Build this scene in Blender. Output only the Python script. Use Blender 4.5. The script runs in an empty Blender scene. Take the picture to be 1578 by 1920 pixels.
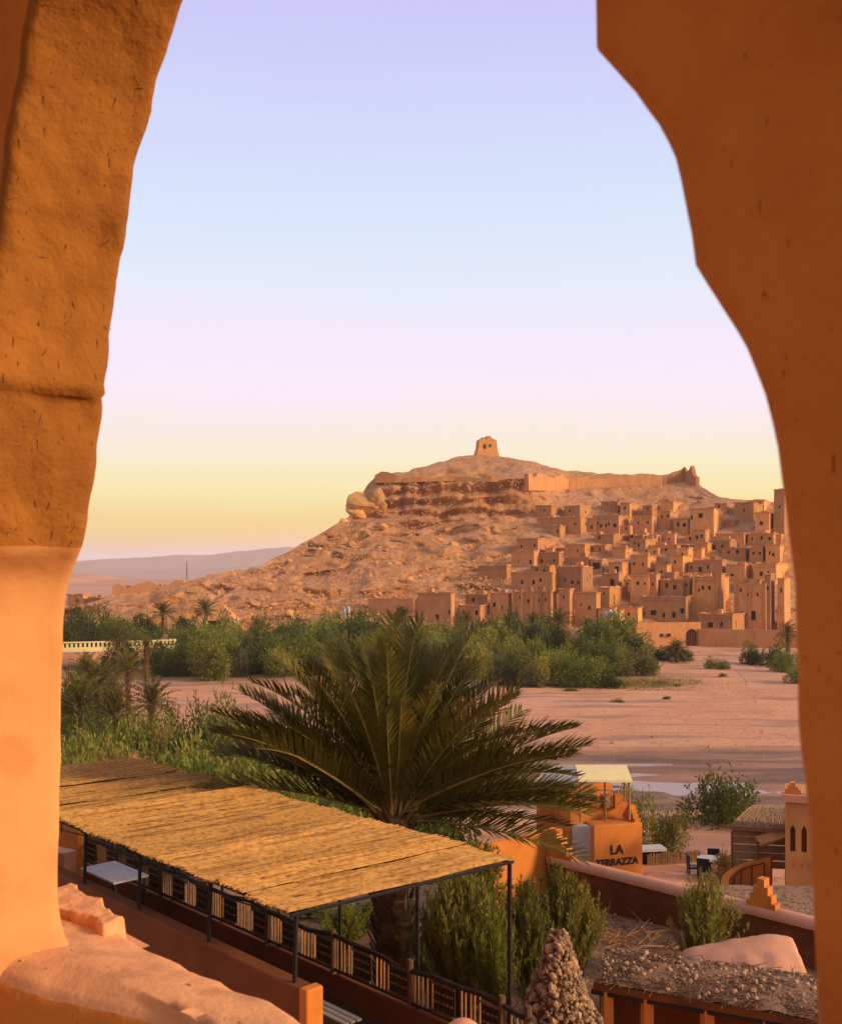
import bpy, math, random
import numpy as np
from mathutils import Vector, Matrix, Euler

R = math.radians
random.seed(7)
SC = bpy.context.scene
COL = SC.collection

# ------------------------------------------------------------------ camera, sky, sun, exposure
EYE = 14.0                      # eye height above the river bed
F, CX, CY = 1900.0, 789.0, 1080.0   # focal length (px of the 1578 px wide photo), principal column, horizon row

cam = bpy.data.cameras.new('camera')
cam.sensor_fit = 'HORIZONTAL'; cam.sensor_width = 36.0
cam.lens = 36.0 * F / 1578.0
cam.shift_y = (CY - 960.0) / 1578.0
cam.clip_start = 0.05; cam.clip_end = 30000.0
cam.dof.use_dof = True; cam.dof.focus_distance = 30.0; cam.dof.aperture_fstop = 22.0
cam_ob = bpy.data.objects.new('camera', cam); COL.objects.link(cam_ob)
cam_ob.location = (0, 0, EYE); cam_ob.rotation_euler = (R(90), 0, 0)
SC.camera = cam_ob

SUN_AZ = R(107.0)               # clockwise from +Y (straight ahead): right of the camera, slightly behind
SUN_EL = R(20.0)
SUN_DIR = Vector((math.sin(SUN_AZ) * math.cos(SUN_EL), math.cos(SUN_AZ) * math.cos(SUN_EL), math.sin(SUN_EL)))

def lin(r, g, b):
    f = lambda c: (c / 255 / 12.92) if c / 255 <= 0.04045 else ((c / 255 + 0.055) / 1.055) ** 2.4
    return (f(r), f(g), f(b), 1.0)

world = bpy.data.worlds.new('World'); SC.world = world; world.use_nodes = True
nt = world.node_tree; nt.nodes.clear()
wo = nt.nodes.new('ShaderNodeOutputWorld'); bg = nt.nodes.new('ShaderNodeBackground')
sky = nt.nodes.new('ShaderNodeTexSky'); sky.sky_type = 'NISHITA'; sky.sun_disc = False
sky.sun_elevation = SUN_EL; sky.sun_rotation = SUN_AZ; sky.air_density = 1.0; sky.dust_density = 1.5
tc = nt.nodes.new('ShaderNodeTexCoord'); sep = nt.nodes.new('ShaderNodeSeparateXYZ')
mr = nt.nodes.new('ShaderNodeMapRange'); mr.inputs['From Min'].default_value = -0.1; mr.inputs['From Max'].default_value = 1.0
ramp = nt.nodes.new('ShaderNodeValToRGB')
stops = [(-0.1, (0.102, 0.042, 0.021)), (-0.004, (0.305, 0.156, 0.114)), (0.0, (1.382, 0.944, 0.97)), (0.0205, (1.382, 0.944, 0.97)), (0.0305, (1.335, 0.831, 0.464)), (0.04, (1.209, 0.796, 0.28)), (0.0547, (1.126, 0.808, 0.248)), (0.0745, (1.093, 0.91, 0.376)), (0.0943, (1.079, 0.932, 0.514)), (0.1135, (1.059, 0.944, 0.697)), (0.1422, (1.047, 0.908, 0.855)), (0.1711, (1.029, 0.897, 1.01)), (0.2173, (0.988, 0.877, 1.036)), (0.2626, (0.836, 0.88, 1.033)), (0.3479, (0.704, 0.817, 1.026)), (0.425, (0.657, 0.689, 1.005)), (0.4812, (0.618, 0.606, 0.98)), (0.7, (0.52, 0.5, 0.7)), (1.0, (0.44, 0.42, 0.58))]   # (sine of elevation, linear colour)
el = ramp.color_ramp.elements
for i, (p, c) in enumerate(stops):
    e = el[i] if i < 2 else el.new(0.999)
    e.position = (p + 0.1) / 1.1; e.color = (*c, 1.0)
sc_ = nt.nodes.new('ShaderNodeVectorMath'); sc_.operation = 'SCALE'; sc_.inputs['Scale'].default_value = 0.006
mul = nt.nodes.new('ShaderNodeVectorMath'); mul.operation = 'SCALE'; mul.inputs['Scale'].default_value = 0.97
add = nt.nodes.new('ShaderNodeVectorMath'); add.operation = 'ADD'
smp = nt.nodes.new('ShaderNodeMapping'); smp.inputs['Scale'].default_value = (1.6, 1.6, 11.0)      # thin uneven layers of evening haze
snz = nt.nodes.new('ShaderNodeTexNoise'); snz.inputs['Scale'].default_value = 1.7; snz.inputs['Detail'].default_value = 4.0
sma = nt.nodes.new('ShaderNodeMath'); sma.operation = 'MULTIPLY_ADD'; sma.inputs[1].default_value = 0.05; sma.inputs[2].default_value = -0.025
smd = nt.nodes.new('ShaderNodeMath'); smd.operation = 'ADD'
smu = nt.nodes.new('ShaderNodeMath'); smu.operation = 'MULTIPLY'
smx = nt.nodes.new('ShaderNodeMapRange'); smx.inputs['From Min'].default_value = 0.0; smx.inputs['From Max'].default_value = 0.12
nt.links.new(tc.outputs['Generated'], smp.inputs[0]); nt.links.new(smp.outputs[0], snz.inputs['Vector']); nt.links.new(snz.outputs['Fac'], sma.inputs[0])
nt.links.new(tc.outputs['Generated'], sep.inputs[0]); nt.links.new(sep.outputs['Z'], smx.inputs['Value'])
nt.links.new(sma.outputs[0], smu.inputs[0]); nt.links.new(smx.outputs[0], smu.inputs[1])
nt.links.new(sep.outputs['Z'], smd.inputs[0]); nt.links.new(smu.outputs[0], smd.inputs[1]); nt.links.new(smd.outputs[0], mr.inputs['Value'])
nt.links.new(mr.outputs[0], ramp.inputs[0]); nt.links.new(ramp.outputs[0], mul.inputs[0])
nt.links.new(sky.outputs[0], sc_.inputs[0]); nt.links.new(mul.outputs[0], add.inputs[0]); nt.links.new(sc_.outputs[0], add.inputs[1])
nt.links.new(add.outputs[0], bg.inputs['Color']); bg.inputs['Strength'].default_value = 1.0
nt.links.new(bg.outputs[0], wo.inputs[0])

sun = bpy.data.lights.new('sun', 'SUN'); sun.energy = 4.7; sun.angle = R(14); sun.color = (1.0, 0.75, 0.43)
sun_ob = bpy.data.objects.new('sun', sun); COL.objects.link(sun_ob)
sun_ob.rotation_euler = (-SUN_DIR).to_track_quat('-Z', 'Y').to_euler()

SC.view_settings.view_transform = 'Standard'; SC.view_settings.look = 'None'
SC.cycles.max_bounces = 5; SC.cycles.diffuse_bounces = 3; SC.cycles.volume_bounces = 0
SC.view_settings.exposure = 0.0; SC.view_settings.gamma = 1.0

# ------------------------------------------------------------------ helpers
def P(px, py, d):
    return Vector(((px - CX) / F * d, d, EYE - (py - CY) / F * d))
def X(px, d): return (px - CX) / F * d
def Z(py, d): return EYE - (py - CY) / F * d

def _hash(ix, iy, iz, s):
    n = (ix * 374761393 + iy * 668265263 + iz * 2147483647 + s * 974711) & 0xFFFFFFFF
    n = ((n ^ (n >> 13)) * 1274126177) & 0xFFFFFFFF
    return ((n ^ (n >> 16)) & 0xFFFF) / 65535.0
def vnoise(x, y, z, s=0):
    x, y, z = np.broadcast_arrays(np.asarray(x, float), np.asarray(y, float), np.asarray(z, float))
    ix, iy, iz = np.floor(x).astype(np.int64), np.floor(y).astype(np.int64), np.floor(z).astype(np.int64)
    fx, fy, fz = x - ix, y - iy, z - iz
    fx = fx * fx * (3 - 2 * fx); fy = fy * fy * (3 - 2 * fy); fz = fz * fz * (3 - 2 * fz)
    r = 0
    for a in (0, 1):
        for b in (0, 1):
            for c in (0, 1):
                w = (fx if a else 1 - fx) * (fy if b else 1 - fy) * (fz if c else 1 - fz)
                r = r + w * _hash(ix + a, iy + b, iz + c, s)
    return r * 2 - 1
def fbm(x, y, z, o=4, s=0):
    r = 0; a = 1.0; f = 1.0
    for i in range(o):
        r = r + a * vnoise(x * f, y * f, z * f, s + i); a *= 0.5; f *= 2.03
    return r

def mat(name, c1, c2=None, scale=3.0, rough=0.9, bump=0.3, bscale=20.0, bdist=0.02, c3=None, s3=0.5, stretch=(1, 1, 1), rnd=0.0,
        detail=5.0, lo=0.35, hi=0.65, metal=0.0, spec=0.3, lo3=0.52, hi3=0.62, fleck=None, trans=0.0):
    m = bpy.data.materials.new(name); m.use_nodes = True
    t = m.node_tree; N = t.nodes; L = t.links
    b = N['Principled BSDF']; b.inputs['Roughness'].default_value = rough; b.inputs['Metallic'].default_value = metal
    b.inputs['Specular IOR Level'].default_value = spec
    co = N.new('ShaderNodeTexCoord'); mp = N.new('ShaderNodeMapping'); mp.inputs['Scale'].default_value = stretch
    src = co.outputs['Object']
    oi = N.new('ShaderNodeObjectInfo')
    addv = N.new('ShaderNodeVectorMath'); addv.operation = 'ADD'
    mm = N.new('ShaderNodeMath'); mm.operation = 'MULTIPLY'; mm.inputs[1].default_value = 37.0 if rnd else 0.0
    L.new(oi.outputs['Random'], mm.inputs[0]); L.new(src, addv.inputs[0]); L.new(mm.outputs[0], addv.inputs[1])
    L.new(addv.outputs[0], mp.inputs[0]); vec = mp.outputs[0]
    def noise(sc, det=detail, ro=0.55):
        n = N.new('ShaderNodeTexNoise'); n.inputs['Scale'].default_value = sc; n.inputs['Detail'].default_value = det
        n.inputs['Roughness'].default_value = ro; L.new(vec, n.inputs['Vector']); return n.outputs['Fac']
    def ramp2(fac, a, bb):
        r = N.new('ShaderNodeMapRange'); r.inputs['From Min'].default_value = a; r.inputs['From Max'].default_value = bb
        L.new(fac, r.inputs['Value']); return r.outputs[0]
    def mix(f, a, bb):
        x = N.new('ShaderNodeMix'); x.data_type = 'RGBA'; L.new(f, x.inputs['Factor'])
        for k, v in (('A', a), ('B', bb)):
            s = [i for i in x.inputs if i.name == k and i.type == 'RGBA'][0]
            if isinstance(v, tuple): s.default_value = v if len(v) == 4 else (*v, 1)
            else: L.new(v, s)
        return [o for o in x.outputs if o.type == 'RGBA'][0]
    cc = (*c1, 1) if len(c1) == 3 else c1
    col = None
    if c2 is not None:
        col = mix(ramp2(noise(scale), lo, hi), cc, c2)
    if c3 is not None:
        col = mix(ramp2(noise(s3), lo3, hi3), col if col is not None else cc, c3)
    height = noise(bscale, 6.0, 0.6) if bump else None
    if fleck:
        fsc, fst, th, fc = fleck
        last = None
        for q, rot in enumerate(((0.5, -0.5, 0.0), (-0.4, 0.4, 0.0), (0.1, 0.05, 0.6))):
            m2 = N.new('ShaderNodeMapping'); m2.inputs['Rotation'].default_value = rot; m2.inputs['Scale'].default_value = fst
            L.new(src, m2.inputs[0])
            n = N.new('ShaderNodeTexNoise'); n.inputs['Scale'].default_value = fsc * (1 + 0.3 * q); n.inputs['Detail'].default_value = 1.5
            L.new(m2.outputs[0], n.inputs['Vector'])
            f = ramp2(n.outputs['Fac'], th, th + 0.06)
            col = mix(f, col if col is not None else cc, fc)
            sb = N.new('ShaderNodeMath'); sb.operation = 'SUBTRACT'
            ml = N.new('ShaderNodeMath'); ml.operation = 'MULTIPLY'; ml.inputs[1].default_value = 0.5; L.new(f, ml.inputs[0])
            L.new(height, sb.inputs[0]); L.new(ml.outputs[0], sb.inputs[1]); height = sb.outputs[0]
    if rnd:
        hs = N.new('ShaderNodeHueSaturation')
        r = N.new('ShaderNodeMapRange'); r.inputs['To Min'].default_value = 1 - rnd; r.inputs['To Max'].default_value = 1 + rnd
        L.new(oi.outputs['Random'], r.inputs['Value']); L.new(r.outputs[0], hs.inputs['Value'])
        if col is None: hs.inputs['Color'].default_value = cc
        else: L.new(col, hs.inputs['Color'])
        col = hs.outputs[0]
    if col is None: b.inputs['Base Color'].default_value = cc
    else: L.new(col, b.inputs['Base Color'])
    if bump:
        bn = N.new('ShaderNodeBump'); bn.inputs['Strength'].default_value = bump; bn.inputs['Distance'].default_value = bdist
        L.new(height, bn.inputs['Height']); L.new(bn.outputs[0], b.inputs['Normal'])
    if trans:
        tr = N.new('ShaderNodeBsdfTranslucent'); ms = N.new('ShaderNodeMixShader'); ms.inputs[0].default_value = trans
        if col is None: tr.inputs['Color'].default_value = cc
        else: L.new(col, tr.inputs['Color'])
        L.new(b.outputs[0], ms.inputs[1]); L.new(tr.outputs[0], ms.inputs[2]); L.new(ms.outputs[0], N['Material Output'].inputs[0])
    return m

def root_loc(o):
    v = Vector((0, 0, 0))
    while o is not None:
        v += o.location; o = o.parent
    return v

class MB:
    def __init__(s): s.v = []; s.f = []; s.m = []
    def quad(s, a, b, c, d, mi=0):
        i = len(s.v); s.v += [tuple(a), tuple(b), tuple(c), tuple(d)]; s.f.append((i, i + 1, i + 2, i + 3)); s.m.append(mi)
    def tri(s, a, b, c, mi=0):
        i = len(s.v); s.v += [tuple(a), tuple(b), tuple(c)]; s.f.append((i, i + 1, i + 2)); s.m.append(mi)
    def poly(s, pts, mi=0):
        i = len(s.v); s.v += [tuple(p) for p in pts]; s.f.append(tuple(range(i, i + len(pts)))); s.m.append(mi)
    def box(s, c, size, rz=0.0, M3=None, mi=0, taper=1.0):
        c = Vector(c); hx, hy, hz = [q / 2 for q in size]
        if M3 is None: M3 = Matrix.Rotation(rz, 3, 'Z')
        i = len(s.v)
        for sx, sy, sz in ((-1,-1,-1),(1,-1,-1),(1,1,-1),(-1,1,-1),(-1,-1,1),(1,-1,1),(1,1,1),(-1,1,1)):
            k = taper if sz > 0 else 1.0
            s.v.append(tuple(c + M3 @ Vector((sx * hx * k, sy * hy * k, sz * hz))))
        for q in ((3,2,1,0),(4,5,6,7),(0,1,5,4),(1,2,6,5),(2,3,7,6),(3,0,4,7)):
            s.f.append(tuple(i + k for k in q)); s.m.append(mi)
    def tube(s, pts, rad, n=6, mi=0, caps=True):
        pts = [Vector(p) for p in pts]
        if not hasattr(rad, '__len__'): rad = [rad] * len(pts)
        base = len(s.v); prev = None
        for k, p in enumerate(pts):
            t = (pts[min(k + 1, len(pts) - 1)] - pts[max(k - 1, 0)]).normalized()
            if prev is None:
                a = t.orthogonal().normalized()
            else:
                a = (prev - t * prev.dot(t)); a = a.normalized() if a.length > 1e-6 else t.orthogonal().normalized()
            prev = a; b = t.cross(a)
            for j in range(n):
                w = 2 * math.pi * j / n
                s.v.append(tuple(p + (a * math.cos(w) + b * math.sin(w)) * rad[k]))
        for k in range(len(pts) - 1):
            for j in range(n):
                s.f.append((base + k*n + j, base + k*n + (j+1) % n, base + (k+1)*n + (j+1) % n, base + (k+1)*n + j)); s.m.append(mi)
        if caps:
            s.f.append(tuple(base + j for j in reversed(range(n)))); s.m.append(mi)
            e = base + (len(pts) - 1) * n
            s.f.append(tuple(e + j for j in range(n))); s.m.append(mi)
    def prism(s, pts, h, mi=0):          # pts: closed list of 3D points, h: extrude vector
        h = Vector(h); n = len(pts); i = len(s.v)
        s.v += [tuple(p) for p in pts] + [tuple(Vector(p) + h) for p in pts]
        s.f.append(tuple(i + k for k in reversed(range(n)))); s.m.append(mi)
        s.f.append(tuple(i + n + k for k in range(n))); s.m.append(mi)
        for k in range(n):
            s.f.append((i + k, i + (k+1) % n, i + n + (k+1) % n, i + n + k)); s.m.append(mi)
    def grid(s, A, mi=0):                # A: rows x cols x 3 array
        r, c, _ = A.shape; i = len(s.v)
        s.v += [tuple(q) for q in A.reshape(-1, 3).tolist()]
        for a in range(r - 1):
            for b in range(c - 1):
                s.f.append((i + a*c + b, i + a*c + b + 1, i + (a+1)*c + b + 1, i + (a+1)*c + b)); s.m.append(mi)
    def mesh(s, name, mats, off=Vector((0, 0, 0)), smooth=False):
        me = bpy.data.meshes.new(name)
        if s.v and off.length > 0:
            vv = (np.array(s.v) - np.array(off)).tolist()
        else: vv = s.v
        me.from_pydata(vv, [], s.f)
        for q in (mats if isinstance(mats, (list, tuple)) else [mats]): me.materials.append(q)
        if any(s.m): me.polygons.foreach_set('material_index', s.m)
        if smooth: me.polygons.foreach_set('use_smooth', [True] * len(me.polygons))
        me.update(); return me
    def build(s, name, mats, parent=None, smooth=False, base=None):
        off = root_loc(parent) if parent is not None else (Vector(base) if base is not None else Vector((0, 0, 0)))
        o = bpy.data.objects.new(name, s.mesh(name, mats, off, smooth)); COL.objects.link(o)
        if parent is not None: o.parent = parent
        elif base is not None: o.location = base
        return o

def tag(o, label=None, cat=None, group=None, kind=None):
    if label: o['label'] = label
    if cat: o['category'] = cat
    if group: o['group'] = group
    if kind: o['kind'] = kind
    return o
def thing(name, label, cat, loc, group=None):
    o = bpy.data.objects.new(name, None); COL.objects.link(o); o.location = loc; o.empty_display_size = 0.2
    return tag(o, label, cat, group)
def link(name, me, parent=None, loc=(0,0,0), rot=(0,0,0), sc=(1,1,1)):
    o = bpy.data.objects.new(name, me); COL.objects.link(o); o.location = loc; o.rotation_euler = rot
    o.scale = sc if hasattr(sc, '__len__') else (sc, sc, sc)
    if parent is not None: o.parent = parent
    return o
def copy_tree(o, parent=None):
    c = o.copy(); COL.objects.link(c); c.parent = parent
    for ch in list(o.children): copy_tree(ch, c)
    return c

# ------------------------------------------------------------------ materials
m_straw = mat('straw_plaster', (0.30, 0.100, 0.0125), (0.36, 0.125, 0.017), scale=7, bump=0.7, bscale=55, bdist=0.006,  # rough straw plaster, its colour also darkened for the unlit upper reveal
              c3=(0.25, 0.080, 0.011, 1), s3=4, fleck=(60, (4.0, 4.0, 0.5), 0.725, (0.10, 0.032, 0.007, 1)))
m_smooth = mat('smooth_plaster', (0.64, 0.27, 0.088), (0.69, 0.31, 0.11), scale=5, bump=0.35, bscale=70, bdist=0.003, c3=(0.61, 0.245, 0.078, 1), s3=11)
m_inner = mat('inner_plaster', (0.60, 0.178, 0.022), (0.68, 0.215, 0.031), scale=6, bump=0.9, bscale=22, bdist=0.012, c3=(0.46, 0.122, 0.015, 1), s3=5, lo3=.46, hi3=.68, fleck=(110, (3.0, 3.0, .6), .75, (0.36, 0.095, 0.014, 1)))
m_sill = mat('sill_plaster', (0.71, 0.31, 0.125), (0.78, 0.36, 0.15), scale=9, bump=0.6, bscale=90, bdist=0.004,
             c3=(0.58, 0.25, 0.10, 1), s3=9, fleck=(60, (1, 1, 1), 0.74, (0.30, 0.12, 0.05, 1)))
m_ground = None
m_hill = mat('hill_rock', (0.55, 0.25, 0.080), (0.45, 0.185, 0.060), scale=0.09, bump=1.0, bscale=0.55, bdist=1.3,
             c3=(0.52, 0.24, 0.105, 1), s3=0.035, detail=10, lo3=0.45, hi3=0.6)
def hill_colours(m):
    t = m.node_tree; N = t.nodes; L = t.links; b = N['Principled BSDF']; prev = b.inputs['Base Color'].links[0].from_socket
    g = N.new('ShaderNodeTexCoord').outputs['Object']
    def layer(prev, sc, st, lo, hi, col, amt):
        mp = N.new('ShaderNodeMapping'); mp.inputs['Scale'].default_value = st; L.new(g, mp.inputs[0])
        n = N.new('ShaderNodeTexNoise'); n.inputs['Scale'].default_value = sc; n.inputs['Detail'].default_value = 9; n.inputs['Roughness'].default_value = .65; L.new(mp.outputs[0], n.inputs['Vector'])
        r = N.new('ShaderNodeMapRange'); r.inputs['From Min'].default_value = lo; r.inputs['From Max'].default_value = hi; r.inputs['To Max'].default_value = amt; L.new(n.outputs['Fac'], r.inputs['Value'])
        x = N.new('ShaderNodeMix'); x.data_type = 'RGBA'; L.new(r.outputs[0], x.inputs['Factor']); s_ = [i for i in x.inputs if i.type == 'RGBA']; L.new(prev, s_[0]); s_[1].default_value = col
        return [o for o in x.outputs if o.type == 'RGBA'][0]
    c = layer(prev, .05, (1, 1, 3.5), .50, .62, (0.50, 0.225, 0.115, 1), .7)       # rose strata
    c = layer(c, .12, (1, 1, 5), .54, .66, (0.40, 0.165, 0.06, 1), .6)          # iron-brown ledges
    c = layer(c, .5, (1, 1, 1.5), .55, .66, (0.28, 0.105, 0.042, 1), .7)          # broken dark rock
    c = layer(c, .3, (1, 1, 1), .58, .68, (0.64, 0.30, 0.12, 1), .6)              # pale fresh scars
    L.new(c, b.inputs['Base Color'])
hill_colours(m_hill)
m_rock = mat('boulder_rock', (0.60, 0.295, 0.10), (0.48, 0.215, 0.072), scale=0.8, bump=0.6, bscale=3, bdist=0.2, rnd=0.25)
m_adobe = [mat('adobe_%s' % n, c, d, scale=0.9, bump=0.7, bscale=5, bdist=0.1, rnd=0.28, c3=e, s3=0.5, stretch=(1, 1, .45)) for n, c, d, e in (
    ('brown', (0.54, 0.235, 0.078), (0.43, 0.175, 0.060), (0.50, 0.225, 0.085, 1)),
    ('rose', (0.56, 0.245, 0.095), (0.46, 0.19, 0.075), (0.48, 0.20, 0.075, 1)),
    ('ochre', (0.66, 0.285, 0.075), (0.52, 0.22, 0.066), (0.54, 0.235, 0.08, 1)))]
m_parapet = mat('parapet_mud', (0.60, 0.26, 0.09), (0.50, 0.20, 0.07), scale=1.0, bump=0.4, bscale=8, bdist=0.04, rnd=0.15)
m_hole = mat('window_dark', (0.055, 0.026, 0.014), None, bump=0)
m_wood = mat('weathered_wood', (0.20, 0.10, 0.045), (0.13, 0.06, 0.028), scale=6, bump=0.4, bscale=30, bdist=0.01, rnd=0.25)
m_darkwood = mat('dark_wood', (0.050, 0.026, 0.014), (0.03, 0.016, 0.009), scale=8, bump=0.4, bscale=40, bdist=0.008, rnd=0.2)
m_palewood = mat('pale_wood', (0.40, 0.185, 0.065), (0.27, 0.12, 0.043), scale=8, bump=0.4, bscale=40, bdist=0.006, rnd=0.25)
m_reed = mat('reed', (0.55, 0.28, 0.072), (0.41, 0.195, 0.047), scale=6, bump=0.4, bscale=60, bdist=0.01, c3=(0.29, 0.145, 0.04, 1), s3=12, stretch=(1, 1, 1), rnd=0.2)
m_steel = mat('dark_steel', (0.022, 0.018, 0.018), None, rough=0.5, bump=0, metal=0.3)
m_terra = mat('terracotta_render', (0.64, 0.20, 0.03), (0.56, 0.17, 0.025), scale=1.5, bump=0.3, bscale=25, bdist=0.01, c3=(0.42, 0.13, 0.028, 1), s3=1.3, lo3=.5, hi3=.7)
m_pinkcap = mat('pink_coping', (0.62, 0.29, 0.16), (0.55, 0.24, 0.12), scale=2, bump=0.3, bscale=20, bdist=0.01)
m_brownwall_shaded = mat('brown_render', (0.19, 0.052, 0.009), (0.15, 0.041, 0.007), scale=1.2, bump=0.3, bscale=18, bdist=0.01, c3=(0.12, 0.034, 0.007, 1), s3=0.6)  # brown render, colour deepened to hold the near parapet's shade
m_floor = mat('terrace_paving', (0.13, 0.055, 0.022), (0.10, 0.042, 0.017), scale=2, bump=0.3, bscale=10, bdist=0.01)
m_cream = mat('cream_canvas', (0.78, 0.60, 0.27), (0.72, 0.54, 0.24), scale=2, bump=0.2, bscale=10, bdist=0.01)
m_white = mat('white_paint', (0.50, 0.45, 0.44), (0.42, 0.375, 0.365), scale=4, bump=0.1, bscale=20, bdist=0.005)
m_grey = mat('grey_render', (0.42, 0.36, 0.29), (0.36, 0.30, 0.24), scale=2, bump=0.2, bscale=15, bdist=0.01)
m_black = mat('black_plastic', (0.012, 0.010, 0.012), None, rough=0.45, bump=0)
m_letter = mat('letter_paint', (0.022, 0.014, 0.012), None, rough=0.6, bump=0)
m_stone = mat('field_stone', (0.44, 0.265, 0.14), (0.27, 0.15, 0.075), scale=2.5, bump=0.4, bscale=25, bdist=0.01, rnd=0.45)
m_thatch = mat('grey_thatch', (0.36, 0.205, 0.095), (0.25, 0.135, 0.06), scale=6, bump=0.7, bscale=30, bdist=0.03, stretch=(1, 1, 3))
m_frond = mat('palm_leaf', (0.082, 0.070, 0.009), (0.125, 0.100, 0.013), scale=1.2, rough=0.65, bump=0, c3=(0.17, 0.115, 0.018, 1), s3=0.9, rnd=0.35, trans=0.2, spec=0.15)
m_rachis = mat('palm_rib', (0.27, 0.19, 0.05), (0.20, 0.13, 0.035), scale=5, bump=0)
m_trunk = mat('palm_trunk', (0.20, 0.095, 0.04), (0.11, 0.05, 0.022), scale=5, bump=0.6, bscale=25, bdist=0.02)
m_leafs = [mat('foliage_%s' % n, c, d, scale=0.55, bump=0, rough=0.7, rnd=0.28, c3=e, s3=1.6, trans=0.3) for n, c, d, e in (
    ('green', (0.165, 0.180, 0.020), (0.110, 0.125, 0.015), (0.20, 0.200, 0.024, 1)),
    ('olive', (0.23, 0.200, 0.028), (0.165, 0.145, 0.020), (0.28, 0.220, 0.036, 1)),
    ('dark', (0.095, 0.100, 0.014), (0.065, 0.070, 0.011), (0.125, 0.112, 0.018, 1)),
    ('lime', (0.25, 0.250, 0.026), (0.18, 0.190, 0.020), (0.29, 0.26, 0.030, 1)),
    ('dry', (0.34, 0.19, 0.050), (0.24, 0.14, 0.040), (0.20, 0.14, 0.035, 1)),
    ('grey', (0.150, 0.125, 0.055), (0.100, 0.085, 0.036), (0.18, 0.12, 0.05, 1)))]
m_bark = mat('bark', (0.13, 0.075, 0.04), (0.09, 0.05, 0.028), scale=6, bump=0.5, bscale=20, bdist=0.02)

# ground: earth with darker damp mud by the stream and leaf litter in the garden
def ground_material():
    m = mat('dry_earth', (0.62, 0.28, 0.125), (0.55, 0.235, 0.10), scale=0.12, bump=0.4, bscale=2.2, bdist=0.08, detail=9,
            c3=(0.60, 0.285, 0.15, 1), s3=0.05)
    t = m.node_tree; N = t.nodes; L = t.links
    b = N['Principled BSDF']; prev = b.inputs['Base Color'].links[0].from_socket
    g = N.new('ShaderNodeNewGeometry'); sp = N.new('ShaderNodeSeparateXYZ'); L.new(g.outputs['Position'], sp.inputs[0])
    def noise(sc, st, det=6):
        mp = N.new('ShaderNodeMapping'); mp.inputs['Scale'].default_value = st; L.new(g.outputs['Position'], mp.inputs[0])
        n = N.new('ShaderNodeTexNoise'); n.inputs['Scale'].default_value = sc; n.inputs['Detail'].default_value = det
        L.new(mp.outputs[0], n.inputs['Vector']); return n.outputs['Fac']
    def mr_(v, a, c):
        r = N.new('ShaderNodeMapRange'); r.interpolation_type = 'SMOOTHSTEP'
        r.inputs['From Min'].default_value = a; r.inputs['From Max'].default_value = c; L.new(v, r.inputs['Value']); return r.outputs[0]
    def op(o, a, c):
        x = N.new('ShaderNodeMath'); x.operation = o
        for k, v in ((0, a), (1, c)):
            if isinstance(v, (int, float)): x.inputs[k].default_value = v
            else: L.new(v, x.inputs[k])
        return x.outputs[0]
    def mix(f, a, c):
        x = N.new('ShaderNodeMix'); x.data_type = 'RGBA'; L.new(f, x.inputs['Factor'])
        s = [i for i in x.inputs if i.type == 'RGBA']; L.new(a, s[0]); s[1].default_value = c
        return [o for o in x.outputs if o.type == 'RGBA'][0]
    wob = op('MULTIPLY', op('SUBTRACT', noise(0.06, (1, 1.6, 1)), 0.5), 14.0)
    yy = op('ADD', sp.outputs['Y'], wob)
    # damp mud band along the stream
    band = op('MULTIPLY', mr_(yy, 57, 61), op('SUBTRACT', 1.0, mr_(yy, 77, 83)))
    streak = mr_(noise(0.12, (0.35, 2.2, 1), 8), 0.30, 0.55)
    band = op('MULTIPLY', band, op('ADD', op('MULTIPLY', streak, 0.6), 0.4))
    c = mix(band, prev, (0.150, 0.080, 0.052, 1))
    # fine streaks over the whole bed
    st = op('MULTIPLY', mr_(noise(0.16, (0.25, 1.8, 1), 8), 0.48, 0.64), 0.9)
    c = mix(st, c, (0.34, 0.165, 0.092, 1))
    spk = op('MULTIPLY', mr_(noise(1.3, (1, 1, 1), 8), 0.56, 0.68), 0.65)
    c = mix(spk, c, (0.27, 0.13, 0.075, 1))
    # garden litter
    near = op('SUBTRACT', 1.0, mr_(sp.outputs['Y'], 29, 33))
    c = mix(near, c, (0.27, 0.135, 0.062, 1))
    lit = op('MULTIPLY', near, mr_(noise(5.0, (1, 1, 1), 8), 0.48, 0.62))
    c = mix(lit, c, (0.14, 0.068, 0.032, 1))
    # scrub soil on the far bank
    far = op('MULTIPLY', mr_(yy, 128, 136), op('SUBTRACT', 1.0, mr_(sp.outputs['X'], 26, 40)))
    c = mix(op('MULTIPLY', far, 0.6), c, (0.20, 0.12, 0.05, 1))
    L.new(c, b.inputs['Base Color'])
    return m
m_ground = ground_material()

# ------------------------------------------------------------------ ground
YK = [-50, 0, 27, 36, 52, 62, 128, 150, 195, 260, 600, 20000]
ZK = [6.0, 6.0, 5.8, 2.0, 1.4, 0.0, 0.0, 0.25, 0.6, 0.9, 1.0, 1.0]
def gz(x, y):
    z = np.interp(y, YK, ZK)
    amp = np.interp(y, [0, 30, 60, 200, 800], [0.05, 0.08, 0.10, 0.2, 0.6])
    z = z + amp * fbm(np.asarray(x) * 0.22, np.asarray(y) * 0.22, 0.5, 3, 3)
    # shallow gullies along the stream
    g = np.exp(-((np.asarray(y) - 70) / 7.0) ** 2)
    return z + g * 0.30 * fbm(np.asarray(x) * 0.12, np.asarray(y) * 0.7, 2.5, 3, 9)
def gzs(x, y): return float(gz(np.array([x]), np.array([y]))[0])

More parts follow.
